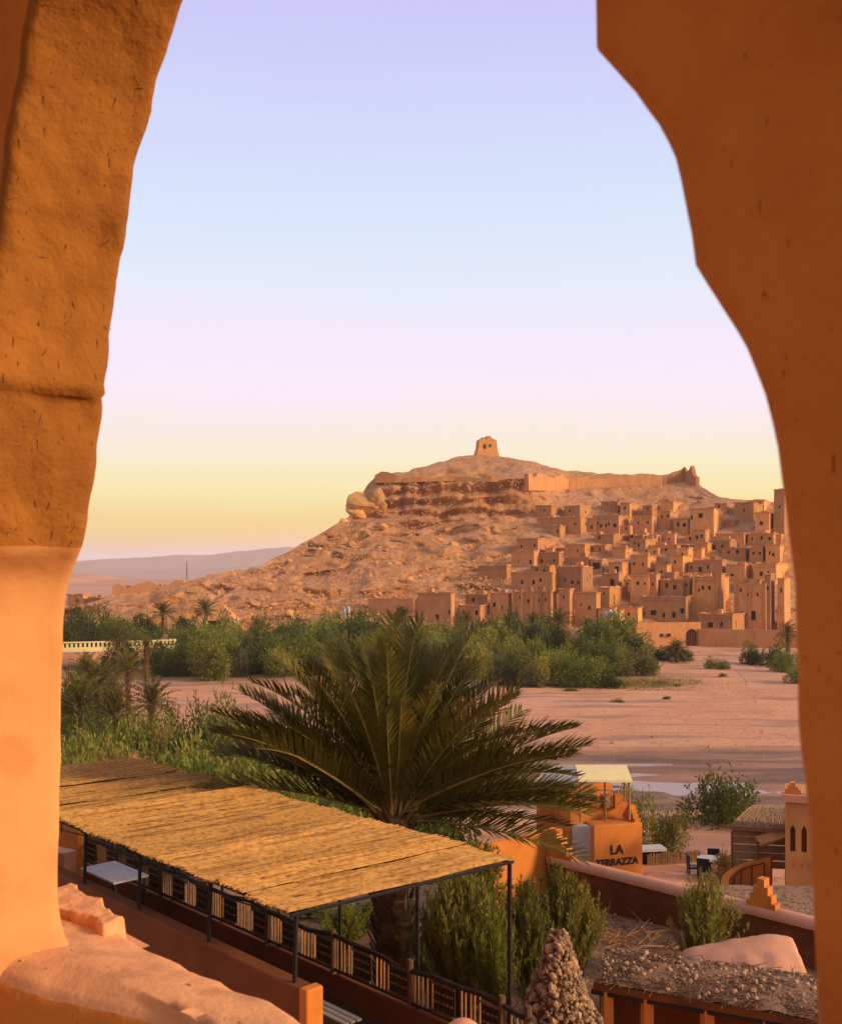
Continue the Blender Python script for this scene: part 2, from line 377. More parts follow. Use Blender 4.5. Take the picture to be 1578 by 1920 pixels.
ang = np.concatenate([np.linspace(-180, -42, 24)[:-1], np.linspace(-42, 42, 230), np.linspace(42, 180, 24)[1:]]) * math.pi / 180
rad = np.concatenate([[0.3, 3, 6, 9], np.linspace(11, 60, 120), np.linspace(60.6, 210, 220)[0:], np.geomspace(214, 6850, 42)])
RR, AA = np.meshgrid(rad, ang, indexing='ij')
GX, GY = RR * np.sin(AA), RR * np.cos(AA)
b = MB(); b.grid(np.stack([GX, GY, gz(GX, GY)], -1)); gr = b.build('ground', m_ground, smooth=True)
gr['kind'] = 'structure'

# ------------------------------------------------------------------ the hill
def Dof(y):                      # distance of the hillside surface seen at image row y
    return 80.2 / (0.342 + (y - 1080.0) / 1900.0)
RPX = [-200, 60, 120, 170, 215, 300, 390, 440, 490, 560, 610, 655, 690, 705, 760, 800, 850, 900, 940, 1000, 1060, 1150, 1240, 1290, 1315, 1350, 1400, 1460, 1600, 1800]
RPY = [1150, 1148, 1142, 1130, 1114, 1103, 1080, 1068, 1058, 1022, 995, 968, 905, 893, 884, 872, 857, 851, 855, 866, 882, 888, 889, 888, 912, 931, 938, 941, 950, 985]
def smooth01(t): t = np.clip(t, 0, 1); return t * t * (3 - 2 * t)
def cliffw(px): return smooth01((px - 665) / 40) * (1 - smooth01((px - 960) / 120))
def hill_d(px, y):
    d = Dof(y)
    w = cliffw(px)
    yb, yt = 962.0, 897.0
    dc = np.where(y > yb, d, np.where(y > yt, Dof(yb) + (yb - y) * 0.06, Dof(yb) + 4 + (yt - y) * 1.25))
    d = d * (1 - w) + dc * w
    # a second, lower ledge
    w2 = smooth01((px - 690) / 60) * (1 - smooth01((px - 830) / 90))
    s = np.clip((y - 972) / 38.0, -0.5, 1.5)
    return d + w2 * 5.0 * np.sin(np.clip(s, 0, 1) * math.pi) * np.where((s > 0) & (s < 1), 1, 0)
pxs = np.arange(-180, 1761, 4.0)
nv = 190
ridge = np.interp(pxs, RPX, RPY)
ridge = ridge + 1.6 * fbm(pxs * 0.05, 0.3, 0.7, 3, 21)
vv = np.linspace(0, 1, nv)
base_y = 1228.0
YY = base_y + (ridge[None, :] - base_y) * vv[:, None]
PX = np.broadcast_to(pxs[None, :], YY.shape)
DD = hill_d(PX, YY)
HX = (PX - CX) / F * DD; HY = DD.copy(); HZ = EYE - (YY - CY) / F * DD
# relief: gullies and broken rock, fading to nothing at the skyline
fade = (1 - np.clip((vv - 0.93) / 0.07, 0, 1) * 0.6)[:, None]
rocky = np.clip(1 - (PX - 930) / 120, 0.6, 1)
n1 = fbm(HX * 0.045 + HZ * 0.03, HY * 0.045, HZ * 0.03, 4, 31)
n2 = np.abs(fbm(HX * 0.13, HY * 0.10, HZ * 0.16, 4, 41))
n3 = fbm(HX * 0.45, HY * 0.4, HZ * 0.6, 3, 51)
n4 = np.abs(fbm(HX * 0.06 - HZ * 0.1, HY * 0.05, HZ * 0.02, 3, 71))
gul = np.abs(fbm(HX * 0.075 + HZ * 0.05 + 1.5 * n1, 0.5, HZ * 0.02, 4, 101))
led = np.abs(((HZ + 2.5 * n1) * 0.28) % 1.0 - 0.5) * 2
n5 = np.maximum(0, fbm(HX * 0.22 + 4, HY * 0.2, HZ * 0.3, 3, 91)) ** 0.7
DD2 = DD + fade * rocky * (3.0 * n1 + 1.0 * n2 + 0.4 * n3 + 3.4 * led - 0.2 * n5 + 3.6 * gul - 2.6 + 2.5 * cliffw(PX) * ((YY > 899) & (YY < 966)) * 0.7 * np.abs(fbm(HX * 0.35, 0.5, HZ * 0.05, 3, 33)))
HZ = HZ + fade * rocky * (0.18 * n3 - 0.3 * n2 + 0.12 * n5 - 1.1 * np.clip(1 - n4 / 0.16, 0, 1))
HY = DD2
HX = (PX - CX) / F * DD2
# back side of the ridge
rows = [np.stack([HX, HY, HZ], -1)]
lx, ly, lz = HX[-1], HY[-1], HZ[-1]
back = []
for k, (dd, dz) in enumerate(((5, -0.5), (14, -2.5), (30, -8), (60, -20), (110, -42), (170, -70))):
    back.append(np.stack([lx * (1 + dd / ly), ly + dd, np.maximum(lz + dz * (0.35 + (lz - 1) / 60) + 0.4 * fbm(lx * 0.1, k * 1.0, 0.2, 2, 77), -2)], -1))
A = np.concatenate([rows[0], np.stack(back, 0)], 0)
b = MB(); b.grid(A); hill = b.build('hill', m_hill, smooth=True); hill['kind'] = 'structure'

def hill_pt(px, y):
    d = float(hill_d(np.array(float(px)), np.array(float(y)))); return P(px, y, d)

# boulders on the slope
def rock_mesh(name, seed, m, squash=0.75, sub=2):
    import bmesh
    bm = bmesh.new(); bmesh.ops.create_icosphere(bm, subdivisions=sub, radius=1.0)
    rr = random.Random(seed)
    cuts = [Vector((rr.gauss(0, 1), rr.gauss(0, 1), rr.gauss(0, 1))).normalized() for _ in range(9)]
    lim = [rr.uniform(0.55, 0.85) for _ in cuts]
    for v in bm.verts:
        p = v.co.copy()
        for c, l in zip(cuts, lim):
            q = p.dot(c)
            if q > l: p -= c * (q - l) * 0.9
        p *= 1 + 0.05 * rr.uniform(-1, 1)
        v.co = Vector((p.x * 1.15, p.y, p.z * squash))
    me = bpy.data.meshes.new(name); bm.to_mesh(me); bm.free(); me.materials.append(m); return me
rocks = [rock_mesh('boulder', 100 + i, m_rock, 0.6 + 0.12 * (i % 3), 3) for i in range(7)]
rg = random.Random(5)
def add_boulder(px, y, s, sink=0.25):
    p = hill_pt(px, y)
    link('boulder', rg.choice(rocks), hill, p + Vector((0, -0.3, -0.2 * s)), (rg.uniform(-.4, .4), rg.uniform(-.4, .4), rg.uniform(0, 6)), (s * rg.uniform(.8, 1.3), s, s * rg.uniform(.7, 1.1)))
big = link('boulder', rocks[2], hill, P(684, 948, 289), (0.2, 0.1, 0.7), (5.0, 5.0, 5.2))
link('boulder', rocks[4], hill, P(703, 940, 290), (0.5, 0.3, 2.0), (4.6, 4.0, 6.0))
link('boulder', rocks[5], hill, P(668, 960, 287), (0.3, 0.2, 1.0), (3.0, 3.0, 2.6))
for px, y, s in ((645, 975, 1.4), (620, 1000, 1.1), (555, 1095, 1.6), (640, 1150, 1.6), (600, 1160, 2.0), (690, 1105, 1.6), (545, 1148, 1.5), (500, 1095, 1.3),
                 (760, 1085, 1.5), (730, 1060, 1.4), (480, 1130, 1.4), (715, 985, 1.8), (660, 1020, 1.6), (820, 1010, 1.5), (850, 1020, 1.3)):
    add_boulder(px, y, s)
n = 0
while n < 130:
    px = rg.uniform(400, 960); y = rg.uniform(985, 1170)
    ry = np.interp(px, RPX, RPY)
    if y < ry + 14 or (px > 760 and y > 1112): continue
    dens = float(vnoise(px * 0.012, y * 0.02, 3.3, 5)) * 0.5 + 0.5
    if rg.random() > dens * 1.1: continue
    add_boulder(px, y, rg.choice((0.3, 0.35, 0.42, 0.5, 0.6, 0.9)) * (1.2 if px < 640 else .9)); n += 1
# fine scree between the boulders
b = MB(); tmpl = [rock_mesh('scree_piece', 300 + i, m_rock, 0.7, 1) for i in range(4)]
tv = [[v.co.copy() for v in t.vertices] for t in tmpl]; tf = [[tuple(p.vertices) for p in t.polygons] for t in tmpl]
def stamp(b, k, p, s, rot):
    M3 = Euler(rot).to_matrix(); i = len(b.v)
    b.v += [tuple(p + M3 @ (q * s)) for q in tv[k]]
    for f in tf[k]: b.f.append(tuple(i + a for a in f)); b.m.append(0)
n = 0
while n < 2600:
    px = rg.uniform(330, 1000) if rg.random() < 0.8 else rg.uniform(900, 1400); y = rg.uniform(895, 1185)
    ry = np.interp(px, RPX, RPY)
    if y < ry + 6 or (px > 950 and y > 950): continue
    if rg.random() > 0.5 + 0.6 * float(vnoise(px * 0.02, y * 0.03, 1.3, 8)): continue
    stamp(b, rg.randrange(4), hill_pt(px, y) + Vector((0, -0.5, 0)), rg.uniform(0.12, 0.30), (rg.uniform(0, 6), rg.uniform(0, 6), rg.uniform(0, 6))); n += 1
sc = b.build('scree', m_rock, hill); sc['kind'] = 'stuff'

# ------------------------------------------------------------------ distant land
def ridge_land(name, prof, D, depth, m, zb=0.0, amp=2.0, seed=0):
    xs = np.arange(prof[0][0], prof[-1][0] + 1, 3.0)
    ys = np.interp(xs, [p[0] for p in prof], [p[1] for p in prof]) + amp * fbm(xs * 0.02, 0.1, 0.2, 4, seed)
    rows = []
    for t in np.linspace(0, 1, 14):
        d = D - depth * (1 - t)
        yy = ys; zt = EYE - (yy - CY) / F * D
        prof_t = t ** 1.3
        z = zb + (zt - zb) * prof_t * (1 + 0.14 * (1 - t) * fbm(xs * 0.05, t * 4, 0.3, 3, seed + 3))
        rows.append(np.stack([(xs - CX) / F * D, np.full_like(xs, d), z], -1))
    last = rows[-1].copy(); last[:, 1] += depth; last[:, 2] = zb - 5; rows.append(last)
    b = MB(); b.grid(np.stack(rows, 0)); o = b.build(name, m, smooth=True); o['kind'] = 'structure'; return o
m_far = mat('far_earth', (0.52, 0.25, 0.15), (0.44, 0.20, 0.115), scale=0.004, bump=0.5, bscale=0.01, bdist=20, detail=9)
m_sand = mat('sandy_earth', (0.56, 0.28, 0.16), (0.48, 0.22, 0.12), scale=0.02, bump=0.5, bscale=0.05, bdist=4, detail=9)
ridge_land('sand_hill', [(-300, 1085), (60, 1074), (150, 1073), (185, 1077), (215, 1086), (300, 1088), (420, 1087), (560, 1086)], 900, 420, m_sand, 0.5, 1.0, 2)
ridge_land('mountain', [(-600, 1072), (100, 1077), (170, 1073), (240, 1069), (330, 1067), (420, 1064), (480, 1060), (560, 1056), (700, 1052), (1000, 1050), (1500, 1056), (2200, 1050)], 5000, 1500, m_far, 0, 2.0, 11)
ridge_land('mountain', [(-600, 1048), (100, 1054), (250, 1046), (380, 1041), (450, 1034), (540, 1026), (700, 1030), (1100, 1040), (1700, 1030), (2200, 1040)], 6500, 1200, m_far, 0, 2.0, 23)
# lattice radio mast far behind the hill
b = MB(); p = P(350, 1086, 700)
for k in range(3):
    a = k * 2.094
    b.tube([p + Vector((math.cos(a) * .5, math.sin(a) * .5, 0)), p + Vector((math.cos(a) * .12, math.sin(a) * .12, 12.5))], 0.09, 4)
for k in range(14):
    z0 = k * 0.88; w = 0.5 - k * 0.027
    for j in range(3):
        a, c = j * 2.094, (j + 1) * 2.094
        b.tube([p + Vector((math.cos(a) * w, math.sin(a) * w, z0)), p + Vector((math.cos(c) * w, math.sin(c) * w, z0 + .88))], 0.05, 3)
mast = b.build('radio_mast', m_steel, base=p)
tag(mast, 'thin lattice radio mast on the plain beyond the hill foot', 'mast')

# ------------------------------------------------------------------ hilltop fort
def wall_run(name, label, pts, ht, th, m, jag=0.4, seed=0, cat='wall', foot=2.5):
    """rampart along 3D base points pts, height ht, ragged top"""
    rr = random.Random(seed); b = MB()
    P3 = []
    for a, c in zip(pts[:-1], pts[1:]):
        k = max(2, int((c - a).length / 1.6))
        P3 += [a.lerp(c, i / k) for i in range(k)]
    P3.append(pts[-1])
    q = []
    for i, p in enumerate(P3):
        t = (P3[min(i + 1, len(P3) - 1)] - P3[max(i - 1, 0)]); t.z = 0; t.normalize(); nn = Vector((t.y, -t.x, 0))
        h = ht[min(len(ht) - 1, int(i / len(P3) * len(ht)))] * (1 + rr.uniform(-jag, jag) * 0.5)
        q.append((p + nn * th / 2 - Vector((0, 0, foot)), p - nn * th / 2 - Vector((0, 0, foot)), p + nn * th * .42 + Vector((0, 0, h)), p - nn * th * .42 + Vector((0, 0, h))))
    for a, c in zip(q[:-1], q[1:]):
        b.quad(a[0], c[0], c[2], a[2]); b.quad(c[1], a[1], a[3], c[3]); b.quad(a[2], c[2], c[3], a[3])
    for e in (q[0], q[-1]): b.quad(e[0], e[2], e[3], e[1])
    o = b.build(name, m, base=pts[0]); return tag(o, label, cat)
def top_pt(px, y, d): return P(px, y, d)
wall_run('rampart', 'long ruined rampart of tan mud brick along the cliff edge', [hill_pt(x, y) + Vector((0, 1.0, 0)) for x, y in ((702, 899), (740, 899), (790, 897), (850, 896), (920, 897), (984, 901))],
         (1.8, .5, .3, .6, .2, .8, .3), 1.0, m_adobe[2], 0.9, 1, foot=.9)
wall_run('rampart', 'tall smooth ochre rampart on the crest above the village', [hill_pt(x, y) + Vector((0, -2.0, 0)) for x, y in ((985, 905), (1060, 906), (1140, 904), (1238, 901))],
         (1.9, 2.3, 1.5, 2.1, 1.2, 1.9, .9, 1.6, 1.3, 1.0), 1.6, m_adobe[0], 0.55, 2)
wall_run('ruined_wall', 'broken rampart end with a stump at the crest right of the tower', [hill_pt(x, y) + Vector((0, -1.0, 0)) for x, y in ((1240, 901), (1262, 898), (1282, 897), (1306, 908))],
         (1.4, 2.4, 3.4, 4.2, 2.6), 1.4, m_adobe[0], 0.6, 3)
wall_run('ruined_wall', 'low ragged ruin wall at the far foot of the hill', [P(x, y, 255) for x, y in ((388, 1090), (420, 1086), (455, 1083), (492, 1079))], (1.8, 1.4, 1.0, .8), 1.0, m_adobe[0], 0.4, 4)
wall_run('ruined_wall', 'long dark ruin wall on the low spur beside the hill', [P(x, y, 238) for x, y in ((212, 1112), (250, 1106), (300, 1101), (345, 1096))], (1.6, .6, 1.2, .3, .9), 1.0, m_adobe[1], 0.9, 5, foot=1.0)

# granary tower on the summit
g0 = P(911, 856, 352)
gt = thing('granary_tower', 'ruined square granary tower standing alone on the hill summit', 'tower', g0)
def taper_box(b, c, w0, d0, w1, d1, z0, z1, rz, mi=0):
    M3 = Matrix.Rotation(rz, 3, 'Z'); lo = []; hi = []
    for sx, sy in ((-1, -1), (1, -1), (1, 1), (-1, 1)):
        lo.append(c + M3 @ Vector((sx * w0 / 2, sy * d0 / 2, z0))); hi.append(c + M3 @ Vector((sx * w1 / 2, sy * d1 / 2, z1)))
    b.quad(*hi, mi); b.quad(*reversed(lo), mi)
    for i in range(4): j = (i + 1) % 4; b.quad(lo[i], lo[j], hi[j], hi[i], mi)
b = MB(); taper_box(b, g0, 8.6, 7.5, 6.6, 6.0, -1.5, 2.6, 0.15); taper_box(b, g0 + Vector((0.1, 0, 0)), 6.5, 5.9, 6.0, 5.4, 2.6, 5.6, 0.15)
b.build('body', m_adobe[2], gt)
for dx, w, h in ((-2.4, 1.0, .25), (-1.2, 1.3, .9), (0.5, 1.7, 1.35), (1.9, .9, .5)):
    b = MB(); taper_box(b, g0 + Vector((dx, -0.1, 5.5)), w, 5.0, w * .85, 4.6, 0, h, 0.15); b.build('battlement', m_adobe[2], gt)
b = MB(); b.box(g0 + Vector((-0.7, -2.95, 2.6)), (0.9, 0.5, 2.4), 0.15); b.build('doorway', m_hole, gt)
b = MB(); b.box(g0 + Vector((1.3, -2.85, 3.5)), (0.5, 0.4, 0.9), 0.15); b.build('doorway', m_hole, gt)

# ------------------------------------------------------------------ village of mud-brick houses
HA = R(29)                         # the lanes run askew: each house shows a shaded front and a sunlit flank
def face_grid(b, hb, O, U, V, W, H, rects, dep, Nn):
    us = sorted({0.0, W, *[q for r in rects for q in (r[0], r[2])]}); vs = sorted({0.0, H, *[q for r in rects for q in (r[1], r[3])]})
    pt = lambda u, v, k=0.0: O + U * u + V * v - Nn * k
    for i in range(len(us) - 1):
        for j in range(len(vs) - 1):
            cu, cv = (us[i] + us[i+1]) / 2, (vs[j] + vs[j+1]) / 2
            if any(r[0] < cu < r[2] and r[1] < cv < r[3] for r in rects): continue
            b.quad(pt(us[i], vs[j]), pt(us[i+1], vs[j]), pt(us[i+1], vs[j+1]), pt(us[i], vs[j+1]))
    for r in rects:
        u0, v0, u1, v1 = r
        b.quad(pt(u0, v0), pt(u0, v0, dep), pt(u0, v1, dep), pt(u0, v1)); b.quad(pt(u1, v0, dep), pt(u1, v0), pt(u1, v1), pt(u1, v1, dep))
        b.quad(pt(u0, v0, dep), pt(u0, v0), pt(u1, v0), pt(u1, v0, dep)); b.quad(pt(u0, v1), pt(u0, v1, dep), pt(u1, v1, dep), pt(u1, v1))
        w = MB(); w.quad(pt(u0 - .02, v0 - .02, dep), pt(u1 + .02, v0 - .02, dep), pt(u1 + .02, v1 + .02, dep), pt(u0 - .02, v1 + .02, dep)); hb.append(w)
rh = random.Random(42)
NUM = {0: 'no windows', 1: 'one dark window', 2: 'two dark windows', 3: 'three dark windows', 4: 'four dark windows'}
def house(pl, pc, pr, pt, pb, lw=(), rw=(), mi=None, label=None, D=None, foot=3.0, taper=0.03, ang=HA, name='mud_house', par=True, cat='house', pil=0):
    """corner at px pc; left front to pl, right flank to pr; top row pt, foot row pb. lw / rw: windows (u,v,w,h) as fractions"""
    if D is None: D = Dof(pb)
    a = ang + rh.uniform(-.10, .08)
    c = Vector((X(pc, D), D, Z(pb, D)))
    tl = (pl - CX) / F; WL = (c.x - tl * D) / (math.cos(a) + tl * math.sin(a))
    tr = (pr - CX) / F; WR = (tr * D - c.x) / (math.sin(a) - tr * math.cos(a)) if math.sin(a) - tr * math.cos(a) > .05 else (pr - pc) / F * D * 3
    WR = min(max(WR, 1.2), 14.0)
    WL = max(WL, 1.0)
    Ht = Z(pt, D) - Z(pb, D)
    Ul = Vector((-math.cos(a), math.sin(a), 0)); Ur = Vector((math.sin(a), math.cos(a), 0))
    base = c - Vector((0, 0, foot)); H = Ht + foot
    nl = Vector((-math.sin(a), -math.cos(a), 0)); nr_ = Vector((math.cos(a), -math.sin(a), 0))
    ctr = base + Ul * WL / 2 + Ur * WR / 2
    n = len(lw) + len(rw)
    if label is None:
        tier = 'in the top tier below the crest' if pb < 1003 else ('in the upper middle of the village' if pb < 1050 else ('in the lower middle of the village' if pb < 1118 else 'in the lowest row by the palms'))
        asp = WL / max(Ht, .1)
        shp = 'tall narrow' if asp < 1.0 else ('long low' if asp > 2.3 else 'square')
        tone = 'mud-brick'
        label = f'{shp} {tone} house with {NUM.get(n, "many dark windows")} {tier}'
        group = f'{shp} houses with {NUM.get(n, "many windows")} {tier}'
    else: group = None
    t = thing(name, label, cat, ctr, group)
    def tfm(b_):
        for i, p in enumerate(b_.v):
            v = Vector(p); k = (v.z - base.z) / H
            q = ctr + (v - ctr) * (1 - taper * k); q.z = v.z
            b_.v[i] = tuple(q)
    b = MB(); wins = []
    def rects(W, ws):
        out = []
        for (u, v, w, h) in ws:
            if w < 1.0: w = w * rh.uniform(.45, 1.0); h = h * rh.uniform(.6, 1.15); u = u + rh.uniform(-.06, .06); v = v + rh.uniform(-.09, .09)
            w_ = min(w, W * .8); u0 = min(max(u * W - w_ / 2, .06), W - w_ - .06); v0 = foot + v * Ht - h / 2
            v0 = min(max(v0, .1), H - h - .15); out.append((u0, v0, u0 + w_, v0 + h))
        return out
    # left front runs from its far-left end to the corner
    face_grid(b, wins, base + Ul * WL, -Ul, Vector((0, 0, 1)), WL, H, rects(WL, lw), 0.45, nl)
    face_grid(b, wins, base, Ur, Vector((0, 0, 1)), WR, H, rects(WR, rw), 0.45, nr_)
    face_grid(b, wins, base + Ur * WR, Ul, Vector((0, 0, 1)), WL, H, [], .3, -nl)
    face_grid(b, wins, base + Ul * WL + Ur * WR, -Ur, Vector((0, 0, 1)), WR, H, [], .3, -nr_)
    th = min(.35, WL * .2, WR * .2)
    o4 = [base, base + Ur * WR, base + Ur * WR + Ul * WL, base + Ul * WL]
    up = Vector((0, 0, H)); i4 = [p + (ctr - p).normalized() * th * 1.4 for p in o4]
    for k in range(4):
        j = (k + 1) % 4
        b.quad(o4[k] + up, o4[j] + up, i4[j] + up, i4[k] + up)
        dn = up - Vector((0, 0, .45)); b.quad(i4[k] + up, i4[j] + up, i4[j] + dn, i4[k] + dn)
    b.quad(*[p + up - Vector((0, 0, .45)) for p in i4])
    tfm(b)
    m = m_adobe[mi if mi is not None else rh.choice((0, 0, 1, 2))]
    b.build('wall', m, t)
    for w in wins: tfm(w); w.build('window', m_hole, t)
    for k in range(pil):                                 # shallow buttress piers on the front
        u_ = WL * (k + .03 if k == 0 else k - .03 if k == pil - 1 else k) / max(1, pil - 1); u_ = min(max(u_, .3), WL - .3)
        q = base + Ul * u_ + nl * .12; bb = MB(); bb.box(Vector((q.x, q.y, base.z + H / 2 + .25)), (.62, .5, H + .5), -a, taper=.8); tfm(bb); bb.build('pier', m, t)
    if WL > 3.5 and Ht > 2.2 and rh.random() < .75:      # rooms, stair heads and low walls on the flat roof
        for _ in range(rh.choice((1, 2, 2))):
            fu_, fv_ = rh.uniform(.15, .85), rh.uniform(.25, .85); sx, sy, sz = rh.uniform(.7, 2.2), rh.uniform(.5, 1.6), rh.uniform(.4, 1.5)
            q = base + Ul * WL * fu_ + Ur * WR * fv_ + Vector((0, 0, H - .3)); q = ctr + (q - ctr) * .8; q.z = base.z + H - .3 + sz / 2
            bb = MB(); bb.box(q, (sx, sy, sz), -a, taper=.95); bb.build('roof_room', m, t)
    if WL > 4 and rh.random() < .45:                     # roof-beam ends poking out of the front
        for k in range(int(WL / .8)):
            q = base + Ul * (.4 + k * .8) + Vector((0, 0, H - .75)) + nl * .1; q = ctr + (q - ctr) * (1 - taper); q.z = base.z + H - .75
            bb = MB(); bb.box(q, (.14, .4, .14), -a); bb.build('beam_end', m_wood, t)
    if par:
        b = MB(); pth = .16                               # uneven, weathered mud parapet
        for k in range(4):
            j = (k + 1) % 4
            e = (o4[j] - o4[k]); L_ = e.length; e.normalize(); ns = max(1, min(7, int(L_ / 1.3)))
            for q in range(ns):
                mid = o4[k].lerp(o4[j], (q + .5) / ns); hh = .14 + .3 * rh.random() ** 2
                mid = ctr + (mid - ctr) * (1 - taper); mid.z = base.z + H + hh / 2 - .06
                b.box(mid, (L_ / ns * (1 - taper) + (.1 if q in (0, ns - 1) else .01), pth * 2 + .002 * q + .003 * k, hh), math.atan2(e.y, e.x))
        b.build('parapet', m_parapet, t)
    return t
W1 = lambda *us, v=.6, w=.7, h=.9: [(u, v, w, h) for u in us]
# top tier
house(1003, 1033, 1054, 948, 972, W1(.6)); house(1057, 1087, 1107, 948, 970, W1(.3), W1(.5))
house(1005, 1089, 1098, 969, 1002, W1(.9, v=.55), mi=1, label='wide blank brown house standing at the upper edge of the village')
house(1162, 1180, 1204, 943, 967, W1(.5), W1(.6), mi=2)
house(1111, 1160, 1186, 966, 997, [(.14, .45, .7, .9), (.3, .45, .8, .9), (.46, .45, .7, .9), (.66, .45, .9, .9), (.84, .45, .9, .9)], W1(.3, .7), mi=1, D=Dof(1000), label='pale pink house with a row of square openings under its roof')
house(1186, 1222, 1231, 966, 996, W1(.3, .8), mi=2); house(1233, 1256, 1275, 958, 988, W1(.35, .75), W1(.5), mi=0)
house(1262, 1290, 1298, 973, 998, W1(.3, .7, w=.9, h=1.4)); house(1292, 1338, 1389, 953, 1004, [(.45, .75, 1.1, 1.2), (.12, .75, .8, .9)], [(.22, .72, .8, 1.0), (.58, .74, .7, .9), (.82, .74, .7, .9), (.68, .3, .7, 2.2)], mi=2, label='large sunlit orange house with three upper windows and one tall slit')
house(1376, 1411, 1443, 942, 974, W1(.5), W1(.3, .7), mi=2); house(1414, 1442, 1462, 962, 1003, [(.4, .6, .9, 1.5)], W1(.35, .7), mi=2)
house(1449, 1470, 1500, 917, 1003, W1(.5), (), mi=1, taper=.08, label='tall plain tower house closing the village beside the arch', name='tower_house')
house(1298, 1322, 1330, 994, 1022, W1(.3, .7)); house(1340, 1395, 1420, 1001, 1022, W1(.4), W1(.3, .7), mi=2); house(1400, 1450, 1475, 1000, 1026, W1(.2, .5, .8), W1(.5), mi=2)
house(1126, 1158, 1180, 940, 955, (), W1(.5), D=Dof(960)); house(1204, 1222, 1236, 948, 962, W1(.5), W1(.5), D=Dof(966)); house(1402, 1432, 1450, 938, 950, W1(.7), W1(.5), D=Dof(955))
house(1100, 1116, 1128, 972, 996, [(.5, .4, .9, 1.3)], ()); house(1238, 1262, 1280, 940, 958, (), W1(.5), D=Dof(962)); house(1338, 1362, 1380, 944, 958, W1(.4), (), D=Dof(965))
# upper middle
house(967, 1008, 1043, 1010, 1046, W1(.25, .8), W1(.4), mi=1); house(957, 1001, 1011, 1033, 1068, W1(.35, .8, v=.5), mi=1)
house(1002, 1048, 1056, 1036, 1068, W1(.3, .75), mi=0); house(1058, 1096, 1114, 1021, 1048, W1(.6), W1(.4), mi=2)
house(1113, 1150, 1178, 1002, 1018, W1(.3), W1(.6), mi=0, D=Dof(1022)); house(1180, 1210, 1232, 1011, 1037, W1(.35, .6, v=.65), W1(.4), mi=0)
house(1221, 1270, 1276, 1023, 1042, W1(.5), (), mi=0); house(1270, 1290, 1300, 1028, 1062, W1(.4), W1(.5), mi=2)
house(1328, 1368, 1388, 1013, 1036, [(.2, .4, 1.2, 1.5), (.6, .5, .8, .9)], W1(.4), mi=1); house(1352, 1398, 1410, 1027, 1047, W1(.3, .7), (), mi=0)
house(1300, 1326, 1345, 1018, 1040, W1(.5), W1(.5), mi=2); house(1404, 1430, 1442, 1026, 1055, W1(.3, .7), W1(.5), mi=2); house(1434, 1462, 1485, 1022, 1060, W1(.25, .55), W1(.5), mi=2)
house(1112, 1134, 1150, 1022, 1040, W1(.5), W1(.5), mi=2); house(1146, 1172, 1186, 1028, 1048, (), W1(.5), mi=0)
# lower middle
house(1181, 1214, 1256, 1042, 1080, W1(.25, .7, v=.6), W1(.25, .55, v=.55), mi=2); house(1299, 1354, 1362, 1051, 1084, [(.2, .45, .9, 1.3), (.5, .6, .6, .7)], (), mi=1)
house(1360, 1396, 1410, 1059, 1092, W1(.3, v=.5), W1(.5), mi=2); house(1411, 1455, 1490, 1057, 1097, W1(.3, .7), W1(.5), mi=2)
house(957, 1036, 1043, 1074, 1114, W1(.3, .5, .72, v=.6), (), mi=1); house(1041, 1094, 1112, 1063, 1114, W1(.3, .6, .85, v=.45), W1(.4, .7), mi=1, pil=2)
house(1058, 1104, 1110, 1046, 1068, [(.3, .45, .9, .9)], ()); house(1106, 1128, 1140, 1050, 1072, [(.5, .5, 2.0, 1.5)], W1(.5), mi=1)
house(1128, 1160, 1170, 1076, 1104, [(.6, .4, 1.0, 1.6)], (), mi=0); house(1140, 1166, 1184, 1055, 1084, [(.6, .45, 1.1, 2.2)], W1(.6), mi=0)
house(1181, 1216, 1222, 1080, 1134, W1(.4, .75, v=.7), ()); house(1214, 1230, 1238, 1077, 1134, W1(.5, v=.75), (), taper=.07)
house(1236, 1281, 1299, 1088, 1133, W1(.25, .6, v=.7), W1(.5, v=.6), mi=0); house(1278, 1292, 1303, 1080, 1133, W1(.5, v=.7), (), taper=.07)
house(1297, 1346, 1377, 1082, 1155, W1(.2, .45, .7, v=.7), W1(.4, .7, v=.45), mi=2, pil=2); house(1345, 1352, 1360, 1076, 1156, (), (), taper=.1, mi=0)
house(1254, 1280, 1298, 1042, 1078, W1(.4, v=.7), W1(.4), mi=2); house(1228, 1250, 1262, 1060, 1086, W1(.5), W1(.5), mi=2)
house(995, 1030, 1058, 1062, 1080, W1(.3, .7), W1(.5), D=Dof(1085)); house(1168, 1184, 1196, 1088, 1112, W1(.4), W1(.5))
house(1396, 1424, 1436, 1088, 1104, W1(.4), W1(.5), mi=2, D=Dof(1110))
# small infill houses and ruined walls between the tiers
rv = random.Random(77)
for i in range(46):
    px = rv.uniform(985, 1455); pb = rv.uniform(985, 1128)
    if px < 1010 and pb > 1060: continue
    w = rv.uniform(14, 34); h = rv.uniform(9, 24); k = rv.uniform(.5, .85)
    house(px, px + w * k, px + w, pb - h, pb, W1(*[rv.uniform(.2, .8)] * rv.choice((0, 1, 1))), W1(*[rv.uniform(.3, .7)] * rv.choice((0, 1))), D=Dof(pb) + rv.uniform(0, 3), par=rv.random() < .5)
